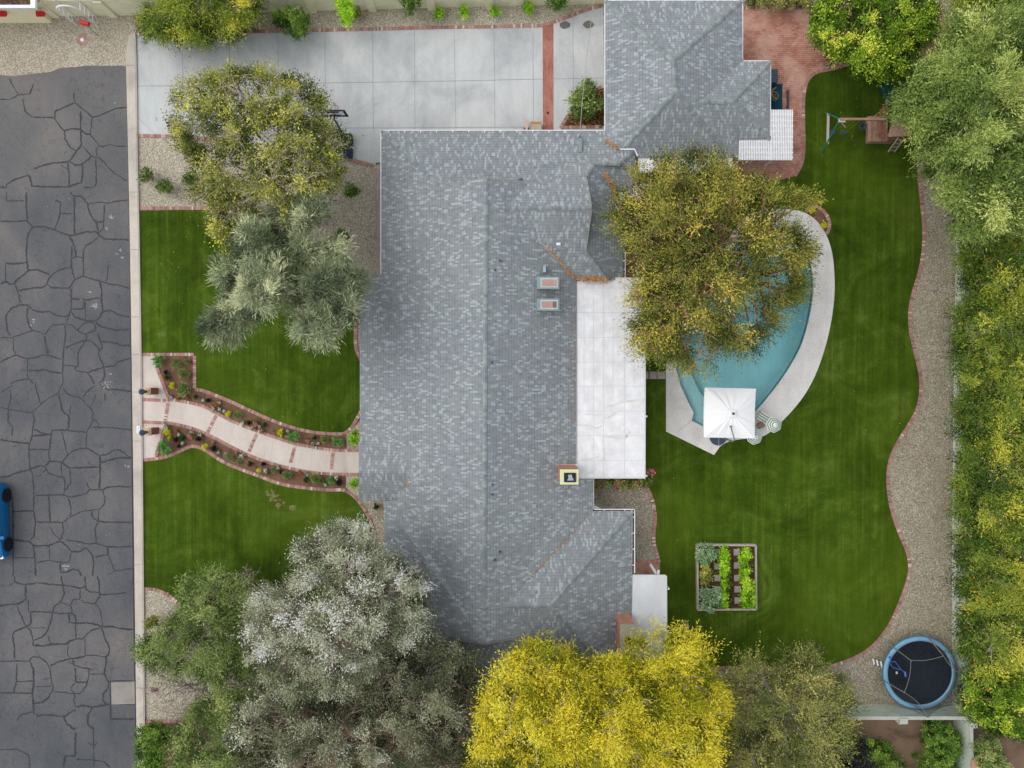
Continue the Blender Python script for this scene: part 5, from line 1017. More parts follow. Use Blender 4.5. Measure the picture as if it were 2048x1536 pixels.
# raised garden bed
MAT['frameg'] = plain('weathered_board', col(182, 172, 164), 0.8, 0.12, 5); MAT['pavst'] = plain('paver_stone', col(172, 166, 160), 0.85, 0.12, 6); MAT['soil2'] = concrete('garden_soil', col(96, 68, 54), col(70, 46, 38), 3.0, 0.95, 1.0)
gb = thing('garden_bed', 'rectangular raised vegetable bed framed with pale boards on the back lawn', 'garden bed', P(1454, 1154, 0))
fz = .3; c4 = [P(1395.5, 1090, fz), P(1512, 1091, fz), P(1513, 1219, fz), P(1396, 1220, fz)]
for i in range(4):
    m = MB(); a, b = c4[i], c4[(i + 1) % 4]; m.beam(a - (0, 0, fz / 2), b - (0, 0, fz / 2), .1, fz); obj('frame_board', m, 'frameg', gb)
m = MB(); m.prism([p[:2] for p in c4], 0.0, .16); obj('soil', m, 'soil2', gb)
m = MB()
for x in (1402, 1408, 1414, 1421, 1461, 1465.5, 1498, 1503): m.tube([P(x, 1094, .16), P(x, 1216, .16)], .035, 5)
obj('furrow', m, 'soil2', gb)
for x, ys in ((1434, (1105, 1132.5, 1156, 1179, 1202)), (1473.5, (1104.5, 1131, 1156, 1178.5, 1201))):
    for y in ys: c = P(x + (y - 1100) * .02, y, .2); m = MB(); m.box((c[0], c[1], .18), (.35, .35, .06), random.uniform(-.03, .03)); obj('stone', m, 'pavst', gb)
c = P(1307, 1132, 1.0); r = thing('gate_arm', 'white angled metal arm standing at the corner of the grey patio cover', 'gate arm', P(1301, 1130)); m = MB(); m.beam(P(1301, 1129, 1.0), P(1313, 1148, 1.6), .14, .06); obj('arm', m, 'white', r); m = MB(); m.beam(P(1317, 1140, 1.6), P(1316, 1150, 1.7), .12, .06); m.box((*P(1301, 1129, .5)[:2], .5), (.06, .06, 1.0)); obj('bracket', m, 'white', r)
c = P(1275, 550, .5); r = thing('downspout', 'short white downspout at the brick strip above the patio cover', 'downspout', (c[0], c[1], 0)); m = MB(); m.box((c[0], c[1], .4), (.1, .3, .8)); obj('pipe', m, 'white', r)
# ================================================================ vegetation
def leafmat(name, cols, transl=0.15, var=0.15, k=1.0):
    st = [(i / (len(cols) - 1), col(*c, k)) for i, c in enumerate(cols)]
    MAT[name] = tinted(name, st, 0.65, var, 3.0, transl)
def leaf_mesh(name, org, dirs, tints, L, W, root, mat, parent, nrm=None):
    """one rhombus leaf per row"""
    n = len(org); rng = np.random.default_rng(len(name) + n)
    a = dirs / np.linalg.norm(dirs, axis=1, keepdims=True)
    up = rng.normal(size=(n, 3)) * 0.5 + (nrm if nrm is not None else np.array((0, 0, 1.0))); s = np.cross(a, up); s /= np.linalg.norm(s, axis=1, keepdims=True) + 1e-9
    L = np.broadcast_to(L, n)[:, None] * rng.uniform(.7, 1.3, (n, 1)); W = np.broadcast_to(W, n)[:, None] * rng.uniform(.7, 1.3, (n, 1))
    v = np.stack([org, org + a * L * .45 + s * W / 2, org + a * L, org + a * L * .45 - s * W / 2], 1).reshape(-1, 3) - np.array(root)
    me = bpy.data.meshes.new(name); me.vertices.add(4 * n); me.vertices.foreach_set('co', v.astype(np.float32).ravel())
    me.loops.add(4 * n); me.loops.foreach_set('vertex_index', np.arange(4 * n, dtype=np.int32)); me.polygons.add(n)
    me.polygons.foreach_set('loop_start', np.arange(0, 4 * n, 4, dtype=np.int32)); me.polygons.foreach_set('loop_total', np.full(n, 4, dtype=np.int32))
    at = me.attributes.new('tint', 'FLOAT', 'FACE'); at.data.foreach_set('value', np.clip(tints, 0, 1).astype(np.float32)); me.update()
    return link(name, me, mat, parent)
def inside(poly, x, y):
    c = False; j = len(poly) - 1
    for i in range(len(poly)):
        xi, yi = poly[i]; xj, yj = poly[j]
        if (yi > y) != (yj > y) and x < (xj - xi) * (y - yi) / (yj - yi) + xi: c = not c
        j = i
    return c
def edist(poly, x, y):
    best = 1e9; p = np.array((x, y))
    for i in range(len(poly)):
        a, b = np.array(poly[i], float), np.array(poly[(i + 1) % len(poly)], float); t = np.clip(np.dot(p - a, b - a) / (np.dot(b - a, b - a) + 1e-9), 0, 1); best = min(best, np.linalg.norm(a + (b - a) * t - p))
    return best
def lobes_from(poly, r, zt, ze, rng, n=400, gap=0.8, holes=()):
    """fill an outline with foliage masses: higher towards the middle"""
    xs = [p[0] for p in poly]; ys = [p[1] for p in poly]; out = []; dmax = 1
    for _ in range(n * 12):
        if len(out) >= n: break
        x, y = rng.uniform(min(xs), max(xs)), rng.uniform(min(ys), max(ys)); rr = r * rng.uniform(.65, 1.3)
        if not inside(poly, x, y): continue
        d = edist(poly, x, y)
        if d < rr * .55: rr = max(r * .45, d / .55)
        if d < rr * .35: continue
        if any((x - a) ** 2 + (y - b) ** 2 < (gap * (rr + q) / 2) ** 2 for a, b, q, _, _ in out): continue
        if any((x - a) ** 2 + (y - b) ** 2 < (q + rr * .4) ** 2 for a, b, q in holes): continue
        dmax = max(dmax, d); out.append((x, y, rr, d, rng.normal()))
    return [(x, y, rr, ze + (zt - ze) * min(1, (d / dmax)) ** .6 + max(-.9, min(.9, g * .5)), g) for x, y, rr, d, g in out]
def two_layers(poly, r, zt, ze, rng, n, gap, holes, low=1.5):
    """separate upper masses over a lower, thinner layer, its leaves tinted darker as shade in the hollows between them"""
    a = lobes_from(poly, r * .92, zt, ze, rng, n, gap * 1.55, holes)
    b = [(x, y, q, max(z - low, 1.0), g - 1.6) for x, y, q, z, g in lobes_from(poly, r * 1.05, zt - .3, ze, rng, n, gap * 1.25, holes)]  # lower leaves get a darker tint, standing in for shade between the masses
    return a, b
def crown(lobes, rng, cl, cov, ns, K, sprayL, leafL, leafW, spread=.5, droop=0.0, up=0.0, flat=.7, gap=0.0, fill=.25, radial=0.0):
    """foliage mass -> tufts on its outside -> sprays -> leaves, with ragged gaps between the tufts"""
    O, D, T, U = [], [], [], []; ctr = np.mean([P(l[0], l[1], l[3]) for l in lobes], axis=0); ph = rng.uniform(0, 6.28, 8)
    for (px, py, rpx, z, g) in lobes:
        r = M(rpx, z); c = P(px, py, z - r * flat * .5)
        n = max(3, int(cov * 2 * r * r / (cl * cl))); u = rng.normal(size=(n, 3)); u[:, 2] = np.abs(u[:, 2]) * .95 - .2; u /= np.linalg.norm(u, axis=1, keepdims=True)
        rad = r * (1 - .55 * rng.uniform(0, 1, n) ** 1.6); inner = rng.uniform(size=n) < fill; rad = np.where(inner, rad * rng.uniform(.2, .7, n), rad)
        b = c + u * rad[:, None] * np.array((1, 1, flat))
        ho = np.sin(b[:, 0] * 2.1 + ph[0] + np.sin(b[:, 1] * 1.3 + ph[1])) * np.sin(b[:, 1] * 2.3 + ph[2] + np.sin(b[:, 0] * 1.7 + ph[3])) + .5 * np.sin(b[:, 0] * 4.7 + ph[4]) * np.sin(b[:, 1] * 5.1 + ph[5])
        k_ = ho > gap - 1.4; b, u = b[k_], u[k_]; n = len(b)
        if n == 0: continue
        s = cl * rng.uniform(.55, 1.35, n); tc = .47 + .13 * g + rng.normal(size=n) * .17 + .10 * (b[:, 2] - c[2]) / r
        ra = (b - ctr) * np.array((1, 1, 0)); ra /= np.linalg.norm(ra, axis=1, keepdims=True) + 1e-6; d0 = u * np.array((1, 1, .7)) + rng.normal(size=(n, 3)) * .35 + ra * radial
        m_ = ns; bb = np.repeat(b, m_, 0); ss = np.repeat(s, m_); tt = np.repeat(tc, m_); dd0 = np.repeat(d0, m_, 0)
        d = dd0 * .7 + rng.normal(size=bb.shape) * spread + np.array((0, 0, droop)); d /= np.linalg.norm(d, axis=1, keepdims=True)
        base = bb - np.repeat(d0, m_, 0) * (ss * .4)[:, None] + rng.normal(size=bb.shape) * (ss * .32)[:, None] * np.array((1, 1, .6)); tt = tt + rng.normal(size=len(tt)) * .05
        L = ss * sprayL
        for k in range(K):
            t = (k + rng.uniform(0, 1, len(L))) / K; U.append(dd0 * np.array((.8, .8, .6)) + (base + d * (L * t)[:, None] - bb) / ss[:, None] * .9 + np.array((0, 0, .55))); oo = base + d * (L * t)[:, None] + rng.normal(size=base.shape) * leafL * .25; dd = d + rng.normal(size=base.shape) * (.25 + spread * .8) + np.array((0, 0, up))
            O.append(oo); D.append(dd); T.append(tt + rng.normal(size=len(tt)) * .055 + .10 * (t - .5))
    return np.concatenate(O), np.concatenate(D), np.concatenate(T), np.concatenate(U)
def limbs(m, base, lobes, rng, r0, fork, twigs=3, bare_out=0.0, sub=1.0, step=1):
    top = np.array(base) + (0, 0, fork); m.tube([base, base + (0.05, 0, fork * .5), top], [r0, r0 * .8, r0 * .68], 8)
    hubs = []
    nh = max(3, int(math.sqrt(len(lobes))))
    L = [(P(a, b, z - M(r, z) * .5), M(r, z)) for a, b, r, z, g in lobes[::step]]
    idx = rng.permutation(len(L))[:nh]
    for i in idx: hubs.append(top + (L[i][0] - top) * .5 + (0, 0, .4))
    for h in hubs:
        mid = top + (h - top) * .5 + np.append(rng.normal(size=2) * .25, .2); m.tube([top - (0, 0, .1), mid, h], [r0 * .5, r0 * .38, r0 * .3], 6)
    for c, r in L:
        h = min(hubs, key=lambda q: np.linalg.norm(q - c)); mid = h + (c - h) * .5 + np.append(rng.normal(size=2) * .22, rng.uniform(0, .3))
        m.tube([h, mid, c], [r0 * .26, r0 * .17, r0 * .1], 5)
        for k in range(twigs):
            u = rng.normal(size=3); u[2] = abs(u[2]) * .5 + .1; u /= np.linalg.norm(u); e = c + u * r * (.95 + bare_out)
            md = c + u * r * .5 + rng.normal(size=3) * r * .12; m.tube([c, md, e], [r0 * .09 * sub, r0 * .06 * sub, r0 * .025 * sub], 4)
            if bare_out > 0:
                for _ in range(2): q = md + (e - md) * rng.uniform(.2, .8); m.tube([q, q + (u + rng.normal(size=3) * .6) * r * .35], [r0 * .04 * sub, r0 * .02 * sub], 3)
MAT['bark'] = plain('bark', col(128, 106, 90), 0.9, 0.3, 8); MAT['bark_p'] = plain('pale_bark', col(176, 166, 150), 0.9, 0.25, 8); MAT['bark_g'] = plain('grey_twig', col(150, 140, 132), 0.9, 0.25, 8); MAT['bark_r'] = plain('reddish_bark', col(168, 128, 108), 0.9, 0.25, 6); MAT['bark_t'] = plain('tan_bark', col(146, 128, 112), 0.9, 0.25, 6); MAT['bark_d'] = plain('dark_bark', col(70, 60, 52), 0.9, 0.3, 6)
def tree(name, label, poly, r, zt, ze, mat, style, seed, bark='bark', r0=.16, fork=1.6, twigs=3, bare_out=0.0, extra=(), holes=(), group=None, n=400, gap=.8, cat='tree', base=None, sub=1.0, lob=None, flowers=None, step=1, gfn=None, low=1.5):
    rng = np.random.default_rng(seed); lobes, lower = (lob, []) if lob is not None else two_layers(poly, r, zt, ze, rng, n, gap, holes, low); lobes = lobes + list(extra)
    if gfn: lobes = [(a, b_, c_, d_, g_ * .7 + max(-1.6, min(1.6, gfn(a, b_)))) for a, b_, c_, d_, g_ in lobes]
    cx = np.mean([l[0] for l in lobes]); cy = np.mean([l[1] for l in lobes]); b = P(cx, cy, (zt + ze) / 2) if base is None else P(*base)
    b = np.array((b[0], b[1], 0.0)); t = thing(name, label, cat, b, group)
    m = MB(); limbs(m, b, lobes, rng, r0, fork, twigs, bare_out, sub, step); obj('trunk', m, bark, t)
    O, D, T, U = crown(lobes, rng, **style)
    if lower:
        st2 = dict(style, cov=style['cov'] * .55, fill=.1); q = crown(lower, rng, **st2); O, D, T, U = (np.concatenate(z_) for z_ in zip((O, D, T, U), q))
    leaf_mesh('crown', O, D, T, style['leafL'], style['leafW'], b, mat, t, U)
    if flowers:
        fm, fn, fs_ = flowers; i = rng.choice(len(O), fn, replace=False); o = O[i] + (0, 0, .08); k = 3
        oo = np.repeat(o, k, 0) + rng.normal(size=(fn * k, 3)) * .03; leaf_mesh('flowers', oo, rng.normal(size=(fn * k, 3)) + (0, 0, .3), rng.uniform(0, 1, fn * k), fs_, fs_ * .8, b, fm, t)
    return t
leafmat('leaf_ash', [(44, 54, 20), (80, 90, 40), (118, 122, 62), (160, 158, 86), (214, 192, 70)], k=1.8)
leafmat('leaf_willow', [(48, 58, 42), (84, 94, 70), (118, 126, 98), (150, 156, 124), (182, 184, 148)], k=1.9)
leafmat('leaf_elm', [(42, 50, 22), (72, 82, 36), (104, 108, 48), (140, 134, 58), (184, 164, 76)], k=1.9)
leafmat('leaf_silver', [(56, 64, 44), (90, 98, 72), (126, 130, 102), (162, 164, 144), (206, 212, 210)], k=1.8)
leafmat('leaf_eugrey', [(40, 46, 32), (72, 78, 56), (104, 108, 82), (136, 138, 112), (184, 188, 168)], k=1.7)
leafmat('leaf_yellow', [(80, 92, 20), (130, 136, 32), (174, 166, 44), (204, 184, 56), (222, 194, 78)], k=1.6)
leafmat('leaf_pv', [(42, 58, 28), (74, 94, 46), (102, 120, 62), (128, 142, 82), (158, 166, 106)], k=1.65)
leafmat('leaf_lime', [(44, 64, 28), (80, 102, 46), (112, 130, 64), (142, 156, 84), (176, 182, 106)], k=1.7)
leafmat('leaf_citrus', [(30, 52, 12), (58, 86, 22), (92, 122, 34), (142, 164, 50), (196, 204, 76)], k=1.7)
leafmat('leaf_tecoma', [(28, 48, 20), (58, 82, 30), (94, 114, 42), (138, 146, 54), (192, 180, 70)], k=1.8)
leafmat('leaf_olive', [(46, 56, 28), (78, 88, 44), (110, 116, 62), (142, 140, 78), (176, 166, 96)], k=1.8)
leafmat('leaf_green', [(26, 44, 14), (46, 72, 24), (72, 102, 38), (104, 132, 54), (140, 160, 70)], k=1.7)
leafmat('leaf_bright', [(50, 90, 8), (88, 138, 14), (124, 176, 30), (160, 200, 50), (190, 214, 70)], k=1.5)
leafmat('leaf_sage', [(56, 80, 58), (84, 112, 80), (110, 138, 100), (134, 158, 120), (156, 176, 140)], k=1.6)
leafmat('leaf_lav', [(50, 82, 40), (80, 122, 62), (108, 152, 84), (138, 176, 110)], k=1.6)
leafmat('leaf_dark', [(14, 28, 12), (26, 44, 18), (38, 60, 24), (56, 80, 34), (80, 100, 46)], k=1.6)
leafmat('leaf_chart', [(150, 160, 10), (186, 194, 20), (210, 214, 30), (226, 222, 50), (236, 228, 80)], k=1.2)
leafmat('flower_orange', [(220, 110, 40), (236, 130, 50), (240, 150, 70)], 0.1, k=1.2); leafmat('flower_pink', [(214, 90, 120), (226, 120, 140), (236, 150, 160)], 0.1, k=1.1); leafmat('flower_white', [(226, 226, 220), (240, 240, 236)], 0.1); leafmat('flower_yellow', [(236, 206, 20), (246, 222, 50)], 0.1, k=1.1); leafmat('flower_red', [(206, 60, 50), (226, 90, 70)], 0.1, k=1.1); leafmat('leaf_blackish', [(30, 30, 34), (44, 46, 48), (60, 62, 60)], 0.1)
def S(cl, cov, ns, K, sprayL, leafL, leafW, spread=.5, droop=0.0, up=0.0, flat=.7, gap=0.0, fill=.25, radial=0.0): return dict(radial=radial, cl=cl, cov=cov, ns=ns, K=K, sprayL=sprayL, leafL=leafL, leafW=leafW, spread=spread, droop=droop, up=up, flat=flat, gap=gap, fill=fill)
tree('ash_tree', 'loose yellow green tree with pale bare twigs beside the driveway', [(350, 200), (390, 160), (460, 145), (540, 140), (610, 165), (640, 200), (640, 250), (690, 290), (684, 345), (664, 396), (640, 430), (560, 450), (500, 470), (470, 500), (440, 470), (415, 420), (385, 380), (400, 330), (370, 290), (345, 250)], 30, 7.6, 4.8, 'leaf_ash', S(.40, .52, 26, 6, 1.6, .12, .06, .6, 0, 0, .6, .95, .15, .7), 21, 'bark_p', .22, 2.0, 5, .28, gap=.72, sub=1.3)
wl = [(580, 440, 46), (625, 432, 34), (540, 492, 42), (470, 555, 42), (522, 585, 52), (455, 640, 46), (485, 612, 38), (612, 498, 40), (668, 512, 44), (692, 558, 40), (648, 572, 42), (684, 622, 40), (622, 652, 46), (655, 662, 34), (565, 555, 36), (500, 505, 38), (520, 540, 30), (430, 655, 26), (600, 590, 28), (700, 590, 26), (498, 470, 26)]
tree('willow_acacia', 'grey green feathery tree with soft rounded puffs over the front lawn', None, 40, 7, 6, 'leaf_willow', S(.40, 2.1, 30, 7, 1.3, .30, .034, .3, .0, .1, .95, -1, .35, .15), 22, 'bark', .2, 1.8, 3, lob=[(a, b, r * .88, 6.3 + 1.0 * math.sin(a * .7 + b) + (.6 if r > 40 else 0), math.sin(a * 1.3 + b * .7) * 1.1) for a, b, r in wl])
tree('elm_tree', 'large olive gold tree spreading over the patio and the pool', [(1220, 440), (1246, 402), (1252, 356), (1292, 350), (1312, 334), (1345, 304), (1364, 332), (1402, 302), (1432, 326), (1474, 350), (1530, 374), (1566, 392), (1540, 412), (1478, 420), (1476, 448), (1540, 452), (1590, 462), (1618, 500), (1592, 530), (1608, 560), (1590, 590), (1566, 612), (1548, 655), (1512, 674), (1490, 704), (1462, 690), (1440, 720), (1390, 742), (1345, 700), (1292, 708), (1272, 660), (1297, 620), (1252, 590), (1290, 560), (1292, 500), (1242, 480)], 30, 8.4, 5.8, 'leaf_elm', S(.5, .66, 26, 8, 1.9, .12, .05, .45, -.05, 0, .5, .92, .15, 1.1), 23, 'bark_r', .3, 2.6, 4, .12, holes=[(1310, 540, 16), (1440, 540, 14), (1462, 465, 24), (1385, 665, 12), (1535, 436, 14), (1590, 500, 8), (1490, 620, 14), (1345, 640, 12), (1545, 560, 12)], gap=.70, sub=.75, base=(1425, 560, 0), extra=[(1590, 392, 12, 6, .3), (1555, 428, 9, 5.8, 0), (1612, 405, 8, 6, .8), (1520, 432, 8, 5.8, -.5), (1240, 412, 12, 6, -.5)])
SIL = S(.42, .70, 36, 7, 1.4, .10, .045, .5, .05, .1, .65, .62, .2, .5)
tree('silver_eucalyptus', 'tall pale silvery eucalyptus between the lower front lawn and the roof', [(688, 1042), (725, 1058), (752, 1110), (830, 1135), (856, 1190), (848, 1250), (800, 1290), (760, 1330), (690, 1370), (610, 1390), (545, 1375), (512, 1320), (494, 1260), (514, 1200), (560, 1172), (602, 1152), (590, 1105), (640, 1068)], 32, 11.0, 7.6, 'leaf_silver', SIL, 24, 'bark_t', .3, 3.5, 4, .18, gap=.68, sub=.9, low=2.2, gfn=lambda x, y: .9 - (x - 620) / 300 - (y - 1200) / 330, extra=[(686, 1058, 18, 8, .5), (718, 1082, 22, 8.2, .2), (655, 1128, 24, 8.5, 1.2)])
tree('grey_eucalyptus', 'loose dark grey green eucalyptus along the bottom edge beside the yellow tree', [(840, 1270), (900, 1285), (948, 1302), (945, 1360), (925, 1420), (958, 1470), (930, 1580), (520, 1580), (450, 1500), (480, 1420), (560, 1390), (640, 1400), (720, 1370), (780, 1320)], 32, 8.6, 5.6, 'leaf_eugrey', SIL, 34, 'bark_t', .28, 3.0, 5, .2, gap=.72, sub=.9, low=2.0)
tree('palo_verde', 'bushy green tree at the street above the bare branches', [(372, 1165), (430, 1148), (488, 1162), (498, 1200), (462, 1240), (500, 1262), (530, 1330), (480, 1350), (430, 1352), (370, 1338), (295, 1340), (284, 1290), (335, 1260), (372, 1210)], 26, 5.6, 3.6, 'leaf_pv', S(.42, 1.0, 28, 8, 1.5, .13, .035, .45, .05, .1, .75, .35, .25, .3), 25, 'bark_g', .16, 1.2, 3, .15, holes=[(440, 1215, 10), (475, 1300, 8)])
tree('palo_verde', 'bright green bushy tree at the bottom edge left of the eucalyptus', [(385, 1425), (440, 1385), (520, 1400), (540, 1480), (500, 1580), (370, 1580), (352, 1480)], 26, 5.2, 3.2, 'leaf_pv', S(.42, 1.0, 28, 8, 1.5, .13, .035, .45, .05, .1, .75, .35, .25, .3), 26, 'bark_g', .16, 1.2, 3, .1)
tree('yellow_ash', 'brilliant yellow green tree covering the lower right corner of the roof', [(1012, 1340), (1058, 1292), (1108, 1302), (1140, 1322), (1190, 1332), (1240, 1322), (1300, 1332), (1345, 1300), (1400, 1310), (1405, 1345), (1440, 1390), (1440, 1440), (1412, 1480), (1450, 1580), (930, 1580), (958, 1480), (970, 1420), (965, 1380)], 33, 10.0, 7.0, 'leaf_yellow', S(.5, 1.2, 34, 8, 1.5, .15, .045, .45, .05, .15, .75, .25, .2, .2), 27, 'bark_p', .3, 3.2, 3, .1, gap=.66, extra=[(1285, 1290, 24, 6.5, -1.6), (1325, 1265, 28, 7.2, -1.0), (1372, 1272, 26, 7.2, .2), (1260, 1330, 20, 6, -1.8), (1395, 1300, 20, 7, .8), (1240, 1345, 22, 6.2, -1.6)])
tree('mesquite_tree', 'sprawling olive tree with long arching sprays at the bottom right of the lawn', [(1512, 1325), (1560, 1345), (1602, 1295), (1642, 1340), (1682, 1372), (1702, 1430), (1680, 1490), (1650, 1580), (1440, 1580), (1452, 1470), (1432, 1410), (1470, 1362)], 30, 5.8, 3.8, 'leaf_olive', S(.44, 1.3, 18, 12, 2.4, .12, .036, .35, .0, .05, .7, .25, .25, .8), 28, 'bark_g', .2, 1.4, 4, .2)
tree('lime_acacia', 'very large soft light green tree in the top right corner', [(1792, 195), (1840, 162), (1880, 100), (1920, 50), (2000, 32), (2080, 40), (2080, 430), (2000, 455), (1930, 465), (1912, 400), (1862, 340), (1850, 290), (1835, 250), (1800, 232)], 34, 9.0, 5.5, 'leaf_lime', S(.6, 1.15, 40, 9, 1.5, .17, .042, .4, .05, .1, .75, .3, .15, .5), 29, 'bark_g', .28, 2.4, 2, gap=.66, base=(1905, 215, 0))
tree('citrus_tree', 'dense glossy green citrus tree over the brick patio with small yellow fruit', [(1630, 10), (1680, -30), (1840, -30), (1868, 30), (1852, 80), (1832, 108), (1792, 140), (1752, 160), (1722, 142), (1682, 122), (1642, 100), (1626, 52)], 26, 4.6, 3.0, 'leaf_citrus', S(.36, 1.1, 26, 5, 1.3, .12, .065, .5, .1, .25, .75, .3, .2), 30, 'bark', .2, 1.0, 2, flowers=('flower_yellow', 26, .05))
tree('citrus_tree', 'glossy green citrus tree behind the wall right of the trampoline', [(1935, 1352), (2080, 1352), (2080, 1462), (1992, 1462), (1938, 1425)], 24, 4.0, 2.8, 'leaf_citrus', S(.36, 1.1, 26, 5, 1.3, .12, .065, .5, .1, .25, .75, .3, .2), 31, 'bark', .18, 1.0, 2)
TEC = S(.45, 1.05, 26, 9, 1.7, .13, .038, .4, 0, .12, .8, .4, .2, .3)
hfn = lambda x, y: max(-1.5, min(.35, (x - 1995) / 45)) + .5 * math.sin(y / 23)
hg = 'orange flowered shrubs along the right wall'
for k, (y0, y1, lab) in enumerate(((445, 600, 'orange flowered shrub directly below the big light green tree'), (600, 745, 'orange flowered shrub beside the lone stone block on the gravel'), (745, 900, 'orange flowered shrub level with the white umbrella'), (900, 1050, 'orange flowered shrub where the gravel strip is widest'), (1050, 1200, 'orange flowered shrub level with the vegetable bed'), (1200, 1340, 'orange flowered shrub just above the trampoline'))):
    jx = [1938, 1926, 1934, 1930, 1932, 1936][k]
    tree('tecoma_shrub', lab, [(jx, y0 + 5), (jx + 30, y0 - 12), (2075, y0 - 10), (2075, y1), (jx + 35, y1 + 12), (jx - 2, y1 - 10), (jx - 10, (y0 + y1) / 2)], 25, 4.6, 3.0, 'leaf_tecoma' if k not in (0,) else 'leaf_tecoma', TEC, 40 + k, 'bark_p', .12, .8, 2, .1, group=hg, gfn=hfn, cat='shrub', flowers=('flower_orange', 70, .085), extra=[(jx - 8, y0 + 30, 11, 2.0, -3), (jx - 12, y1 - 35, 12, 2.0, -3), (jx - 4, (y0 + y1) / 2, 11, 2.0, -3), (jx + 4, y0 + 60, 12, 2.4, -2.6)])
tree('tecoma_shrub', 'big orange and green shrub against the yellow wall above the driveway', [(288, 35), (312, 5), (380, -35), (520, -30), (508, 25), (470, 60), (430, 80), (372, 76), (330, 80), (292, 62)], 24, 3.6, 2.2, 'leaf_tecoma', TEC, 50, 'bark_p', .12, .8, 2, .1, cat='shrub', flowers=('flower_orange', 60, .06), extra=[(300, 45, 14, 2, -2)])
tree('tecoma_shrub', 'orange flowered shrub filling the very top right corner', [(1915, -30), (2080, -30), (2080, 30), (2000, 28), (1930, 20)], 22, 3.6, 2.6, 'leaf_tecoma', TEC, 51, 'bark_p', .12, .8, 2, cat='shrub', flowers=('flower_orange', 40, .07))
def bush(name, label, x, y, r, h, mat, style='b', seed=None, group=None, flowers=None, cat='shrub', poly=None, r2=None):
    """one shrub: stem and foliage"""
    rng = np.random.default_rng(int(x * 7 + y * 13) if seed is None else seed)
    if poly: lobes = lobes_from(poly, r2 or r * .4, h, h * .7, rng, 60, .75)
    else: lobes = [(x + r * .45 * math.cos(a), y + r * .45 * math.sin(a), r * .55, h * rng.uniform(.75, 1), rng.normal() * .6) for a in rng.uniform(0, 6.28, 4)] + [(x, y, r * .65, h, 0)]
    st = {'b': S(.12, 1.3, 10, 4, 1.2, .075, .04, .6, .1, .3, .8, -1, .3), 'l': S(.14, .7, 8, 4, 1.5, .12, .06, .6, .1, .3, .8, .3, .3), 's': S(.06, 1.3, 7, 3, 1.2, .05, .028, .7, .1, .3, .8, -1, .3)}[style]
    if r > 18: st = dict(st, cl=st['cl'] * 1.5, leafL=st['leafL'] * 1.2, leafW=st['leafW'] * 1.2)
    b = P(x, y, h * .5); b = np.array((b[0], b[1], 0.01)); t = thing(name, label, cat, b, group)
    m = MB()
    for l in lobes[:6]: c = P(l[0], l[1], l[3] * .8); m.tube([b, (b + c) / 2 + (0, 0, .05), c], [.02 + r * .0006, .015, .006], 4)
    obj('stem', m, 'bark', t); O, D, T, U = crown(lobes, rng, **st); leaf_mesh('foliage', O, D, T, st['leafL'], st['leafW'], b, mat, t, U)
    if flowers: fm, fn, fs_ = flowers; i = rng.choice(len(O), min(fn, len(O)), replace=False); o = np.repeat(O[i] + (0, 0, .05), 4, 0) + rng.normal(size=(len(i) * 4, 3)) * fs_ * .3; leaf_mesh('flowers', o, rng.normal(size=(len(o), 3)) + (0, 0, .2), rng.uniform(0, 1, len(o)), fs_, fs_ * .8, b, fm, t)
    return t
bush('ficus_shrub', 'dark green sprawling shrub hanging over the driveway edge', 585, 48, 34, 1.5, 'leaf_green', poly=[(548, 25), (580, 18), (618, 28), (613, 60), (602, 80), (585, 70), (555, 48)], r2=13, seed=5)
bush('bamboo_shrub', 'tall narrow bright green shrub against the yellow wall', 688, 20, 24, 2.4, 'leaf_bright', poly=[(670, -12), (704, -12), (705, 28), (698, 55), (683, 38)], r2=11, seed=6)
bush('round_shrub', 'round clipped green shrub against the wall, left one of two', 820, 4, 27, 1.7, 'leaf_green', 'b'); bush('round_shrub', 'round clipped green shrub at the bend of the driveway brick edging', 1118, -2, 27, 1.7, 'leaf_green', 'b')
for x, y, r, l in ((876, 27, 9, 'small bright green plant in the top gravel, right of the round shrub'), (928, 25, 8, 'small bright green plant in the middle of the top gravel'), (990, 24, 9, 'small thin plant in the top gravel before the last round shrub'), (1057, 19, 11, 'small dark leafy plant in the top gravel left of the last round shrub')): bush('bird_of_paradise', l, x, y, r, .6, 'leaf_bright', 'l', cat='plant', group='young plants in the top gravel')
bush('lantana_shrub', 'dry purplish dead little bush in the top gravel', 714, 27, 7, .4, 'leaf_olive', 'l')
bush('box_shrub', 'round dark green shrub in the gravel beside the house, upper one', 703, 378, 21, 1.1, 'leaf_green'); bush('box_shrub', 'round dark green shrub in the gravel beside the house, lower one', 685, 475, 16, 1.0, 'leaf_green')
bush('young_shrub', 'thin pale green shrub nearest the street in the front gravel', 292, 352, 17, .7, 'leaf_pv', 'l'); bush('young_shrub', 'fuller green shrub in the middle of the front gravel', 331, 375, 18, .8, 'leaf_pv', 'b'); bush('young_shrub', 'dark green shrub in the front gravel touching the tree crown', 384, 355, 19, .9, 'leaf_green')
bush('climbing_plant', 'straggly green plant in the planter between driveway and garage', 1170, 215, 27, 1.4, 'leaf_pv', 'l', poly=[(1145, 195), (1172, 160), (1190, 165), (1180, 195), (1200, 210), (1175, 240), (1150, 235)], r2=10)
